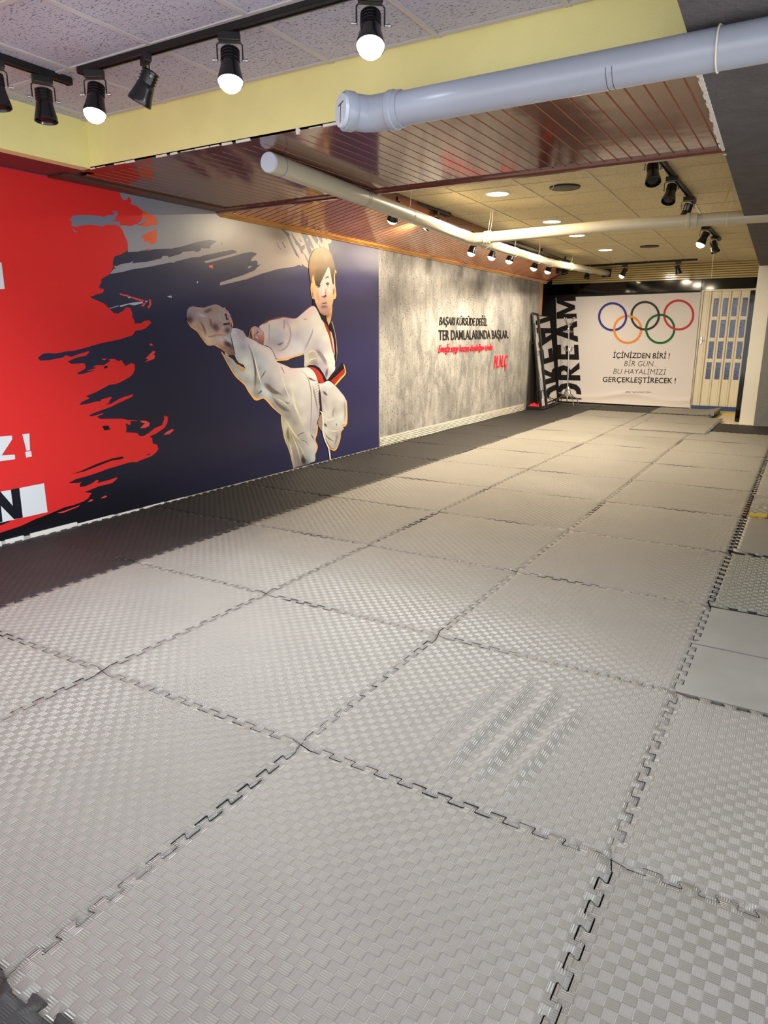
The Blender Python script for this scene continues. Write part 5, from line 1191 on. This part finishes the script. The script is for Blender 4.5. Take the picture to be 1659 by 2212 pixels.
# ------------------------------------------------------------------ track lighting
def track(p, q, label, grp='black light tracks'):
    p, q = Vector(p), Vector(q); t = thing('light_track', label, 'light track', (p+q)/2, grp)
    d = (q-p).normalized(); n = Vector((-d.y, d.x, 0))
    prof = [(-.018, 0), (-.018, -.024), (-.020, -.026), (-.020, -.030), (-.017, -.033), (-.008, -.034), (-.006, -.020), (.006, -.020), (.008, -.034), (.017, -.033), (.020, -.030), (.020, -.026), (.018, -.024), (.018, 0)]
    bm = B(); extrude_poly(bm, [p+n*a+Vector((0, 0, b)) for a, b in prof], q-p); obj('rail', bm, M_trackblack, t)
    for e, s in ((p, -1), (q, 1)):
        bm = B(); boxc(bm, (0, 0, 0), (.016, .043, .036), bev=.007)
        bmesh.ops.rotate(bm, verts=bm.verts, matrix=Matrix.Rotation(math.atan2(d.y, d.x), 3, 'Z')); bmesh.ops.translate(bm, verts=bm.verts, vec=e+d*s*.004+Vector((0, 0, -.0185))); obj('end_stop', bm, M_trackblack, t)
    return t
track((.125, .855, ZT), (2.35, .885, ZT), 'black track along the near tiled ceiling before the yellow beam')
track((-.06, -.7, ZT), (-.06, .915, ZT), 'short black track at the top left by the yellow side face')
track((-.10, 3.3, ZF), (-.135, 5.40, ZF), 'black track above the long drain pipe, its end showing past the wooden beam')
tr = track((-.255, 6.1, ZF-.045), (-.335, 10.3, ZF-.045), 'black track over the boarded slope carrying a row of warm lamps')
for k in range(4):
    q = Vector((-.26, 6.4, ZF))+(Vector((-.33, 10.1, ZF))-Vector((-.26, 6.4, ZF)))*k/3
    bm = B(); box(bm, (q.x-.008, q.y-.02, ZF-.047), (q.x+.008, q.y+.02, ZF+.001)); obj('clip', bm, M_trackblack, tr)
track((2.19, 3.0, ZF), (2.15, 5.92, ZF), 'black track at upper right carrying three dark lamps, before the cross pipe')
track((2.06, 6.9, ZF), (2.055, 8.95, ZF), 'black track at upper right beyond the cross pipe')
track((-.86, 11.77, ZF), (1.45, 11.52, ZF), 'black track along the far end above the banner')

LB = {}
def lamp_meshes():
    bm = B(); box(bm, (-.045, -.0165, -.052), (.045, .0165, -.019), bev=.003); LB['adapter'] = obj('adapter', bm, M_trackblack, None).data
    bm = B(); hw = .052; tube(bm, [(-hw, 0, -.125), (-hw, 0, -.066), (-hw+.008, 0, -.058), (hw-.008, 0, -.058), (hw, 0, -.066), (hw, 0, -.125)], .0032, 8); LB['yoke'] = obj('yoke', bm, M_trackblack, None, True).data
    bm = B(); tube(bm, [(0, 0, 0), (.012, 0, 0), (.012, 0, 0), (.02, 0, 0)], [.0042, .0042, .007, .007], 10); LB['knob'] = obj('knob', bm, M_screw, None, True).data
    # finned neck and bell, opening towards -z
    prof = [(0, .048), (.022, .048), (.034, .044)]
    for k in range(4):
        z = .040-.013*k
        prof += [(.0395, z), (.0395, z-.0055), (.035, z-.0065), (.035, z-.0115)]
    prof += [(.0385, -.014), (.0405, -.030), (.046, -.058), (.0515, -.080), (.0535, -.094), (.0530, -.098), (.0500, -.097), (.044, -.070), (.036, -.035), (0, -.030)]
    bm = B(); lathe(bm, prof, 32); LB['lamp_body'] = obj('lamp_body', bm, M_lampblack, None, True).data
    bm = B(); lathe(bm, [(0, -.092), (.030, -.090), (.044, -.082), (.047, -.078)], 24); LB['bulb_off'] = obj('bulb', bm, M_inner, None, True).data
    for nm, m in (('cold', M_cold), ('warm', M_warm)):
        bm = B(); lathe(bm, [(0, -.134), (.016, -.132), (.032, -.124), (.044, -.110), (.0495, -.092)], 24); LB['bulb_'+nm] = obj('bulb', bm, m, None, True).data
    bm = B(); tube(bm, [(.0, .0, -.058), (.018, .012, -.066), (.022, .016, -.085), (.008, .008, -.09)], .0025, 6); LB['cable'] = obj('cable', bm, M_wire, None, True).data
    for o in [o for o in bpy.data.objects if o.type == 'MESH' and o.data in LB.values()]: bpy.data.objects.remove(o)
lamp_meshes()
def child(name, me, parent, loc=(0, 0, 0)):
    o = bpy.data.objects.new(name, me); COL.objects.link(o); o.parent = parent; o.location = loc; return o
def spot(x, y, zc, aim, label, lit=None, rz=0.0, power=None, size=155):
    """a track lamp hanging at x, y; aim is the direction it points in the room"""
    t = thing('track_spotlight', label, 'spotlight', (x, y, zc-.013), 'track spotlights', rz)
    child('adapter', LB['adapter'], t); child('yoke', LB['yoke'], t); child('cable', LB['cable'], t)
    a = Matrix.Rotation(-rz, 3, 'Z') @ Vector(aim).normalized()
    b = child('lamp_body', LB['lamp_body'], t, (0, 0, -.122))
    b.rotation_mode = 'QUATERNION'; b.rotation_quaternion = Vector((0, 0, -1)).rotation_difference(a)
    child('bulb', LB['bulb_'+(lit or 'off')], b)
    for s in (-1, 1):
        k = child('knob', LB['knob'], t, (s*.052, 0, -.122)); k.rotation_euler = (0, 0, 0 if s > 0 else math.pi)
    if lit:
        ld = bpy.data.lights.new('lamp_light', 'SPOT'); ld.energy = power or (P_COLD if lit == 'cold' else P_WARM)
        ld.color = COLD if lit == 'cold' else WARM; ld.spot_size = math.radians(size); ld.spot_blend = 1.0; ld.shadow_soft_size = .04
        child('lamp_light', ld, b, (0, 0, -.142))
    return t
spot(.215, .853, ZT, (.14, -.30, -1), 'lit cold white track lamp at the left end of the near track', 'cold', .5)
spot(.565, .857, ZT, (-.50, -.22, -1), 'unlit black track lamp tilted left, between two lit ones on the near track', None, -.5)
spot(1.055, .866, ZT, (.20, -.28, -1), 'lit cold white track lamp in the middle of the near track', 'cold', .6)
spot(1.735, .876, ZT, (.25, -.42, -1), 'lit cold white track lamp highest in the photo, by the capped pipe', 'cold', .7)
spot(-.06, .77, ZT, (.06, -.05, -1), 'unlit black track lamp hanging straight down under the short left track', None, 1.2)
spot(-.06, .53, ZT, (.10, .0, -1), 'unlit black track lamp cut by the left edge of the photo', None, 1.2)
spot(-.105, 4.22, ZF, (-.55, .45, -1), 'lit warm lamp peeping out below the long pipe, alone nearest the wooden beam', 'warm', 0, P_WARM*1.0)
spot(-.128, 5.05, ZF, (-.92, .16, -.24), 'track lamp half hidden by the long pipe, under the free end of its track', 'warm', 0, P_WARM*.8, 95)
ZR = ZF-.045                                               # that track hangs on short clips
for (px, py), lab in zip(((1018, 546), (1062, 555), (1100, 563), (1153, 579), (1183, 586)), ('nearest the camera of five', 'second of five', 'third of five', 'fourth of five', 'farthest of five')):
    p = at_z(px, py, ZR-.222)
    spot(p.x+.026, p.y+.01, ZR, (-.28, -.12, -1), 'lit warm track lamp in the row over the grey wall, ' + lab, 'warm', 0)
for px, py, lab in ((1205, 583, 'small unlit lamp past the lit row, by the end of the slope'), (1230, 585, 'unlit lamp last of all on the slope track, touching the pipe in view')):
    spot(-.325 if px < 1220 else -.333, 9.72 if px < 1220 else 10.05, ZR, (.3, -.2, -1), lab, None, .4)
spot(2.183, 3.80, ZF, (.22, -.55, -1), 'big black unlit lamp at upper right, first on the right hand track', None, .3)
spot(2.172, 4.60, ZF, (-.05, -.60, -1), 'black unlit lamp second on the right hand track', None, 0)
spot(2.158, 5.55, ZF, (-.25, .15, -1), 'unlit lamp third on the right hand track, just before the cross pipe', None, .2)
spot(2.058, 7.55, ZF, (-.35, -.25, -1), 'lit warm lamp just beyond the cross pipe on the right hand track', 'warm', .3)
spot(2.056, 8.45, ZF, (.35, -.15, -1), 'unlit lamp with a hanging cord, last on the right hand track', None, .8)
spot(.27, 11.645, ZF, (-.45, -.2, -1), 'lit warm lamp on the far track above the banner rings', 'warm', 0, P_WARM*.7)
spot(1.16, 11.555, ZF, (.25, .25, -1), 'unlit black lamp at the right of the far track', None, 0)
spot(-.40, 11.715, ZF, (-.1, -.2, -1), 'unlit lamp on the far track seen behind the end of the long pipe', None, 0)

# ------------------------------------------------------------------ round recessed lights and speakers in the far ceiling
for (px, py), lab in zip(((1075, 419), (1192, 479), (1246, 509), (1308, 540)), ('nearest the wooden beam', 'touching the cross pipe from above in view', 'just below the cross pipe in view', 'farthest down the room')):
    p = at_z(px, py, ZF-.004); t = thing('downlight', 'round warm recessed ceiling light, ' + lab, 'ceiling light', (p.x, p.y, ZF), 'recessed ceiling lights')
    bm = B(); lathe(bm, [(.095, -.007), (.115, -.006), (.118, -.001), (.118, .002)], 32, Matrix.Translation((p.x, p.y, ZF))); obj('rim', bm, M_white, t, True)
    bm = B(); lathe(bm, [(0, -.0065), (.096, -.0065)], 32, Matrix.Translation((p.x, p.y, ZF))); obj('diffuser', bm, M_down, t)
    ld = bpy.data.lights.new('downlight_light', 'AREA'); ld.shape = 'DISK'; ld.size = .18; ld.energy = P_DOWN; ld.color = WARM
    child('downlight_light', ld, t, (0, 0, -.012))
for (px, py), lab in zip(((1220, 406), (1403, 533)), ('black round ceiling speaker beside the nearest recessed light', 'black round ceiling speaker farther down, near the far track')):
    p = at_z(px, py, ZF-.01); t = thing('ceiling_speaker', lab, 'speaker', (p.x, p.y, ZF), 'ceiling speakers')
    bm = B(); lathe(bm, [(.112, -.012), (.125, -.014), (.130, -.008), (.130, .001)], 32, Matrix.Translation((p.x, p.y, ZF))); obj('rim', bm, M_spk, t, True)
    bm = B(); lathe(bm, [(0, -.020), (.05, -.019), (.113, -.011)], 32, Matrix.Translation((p.x, p.y, ZF))); obj('grille', bm, M_spk, t, True)

# ------------------------------------------------------------------ loose cords hanging from the ceiling
def cord(pts, label, m=M_wire, r=.0022):
    bm = B(); tube(bm, pts, r, 6); tag(obj('hanging_cord', bm, m), label, 'cord')
a = at_z(1190, 384, ZF); cord([a, at_y(1196, 402, a.y+.02), at_y(1180, 430, a.y+.05), at_y(1160, 449, a.y+.08)], 'pale cord dangling from the ceiling left of the nearest speaker')
a = at_z(1577, 402, ZF); cord([a, at_y(1571, 425, a.y), at_y(1560, 445, a.y), at_y(1571, 451, a.y), at_y(1625, 452, a.y-.02), at_y(1665, 450, a.y-.04)], 'yellowish cable looping down to the dark beam on the right', M_wire_y, .0035)
a = Vector((2.075, 8.43, ZF-.2)); cord([a, at_y(1542, 545, 8.43), at_y(1539, 570, 8.43), at_y(1537, 600, 8.43)], 'thin pull cord hanging from the last lamp on the right')
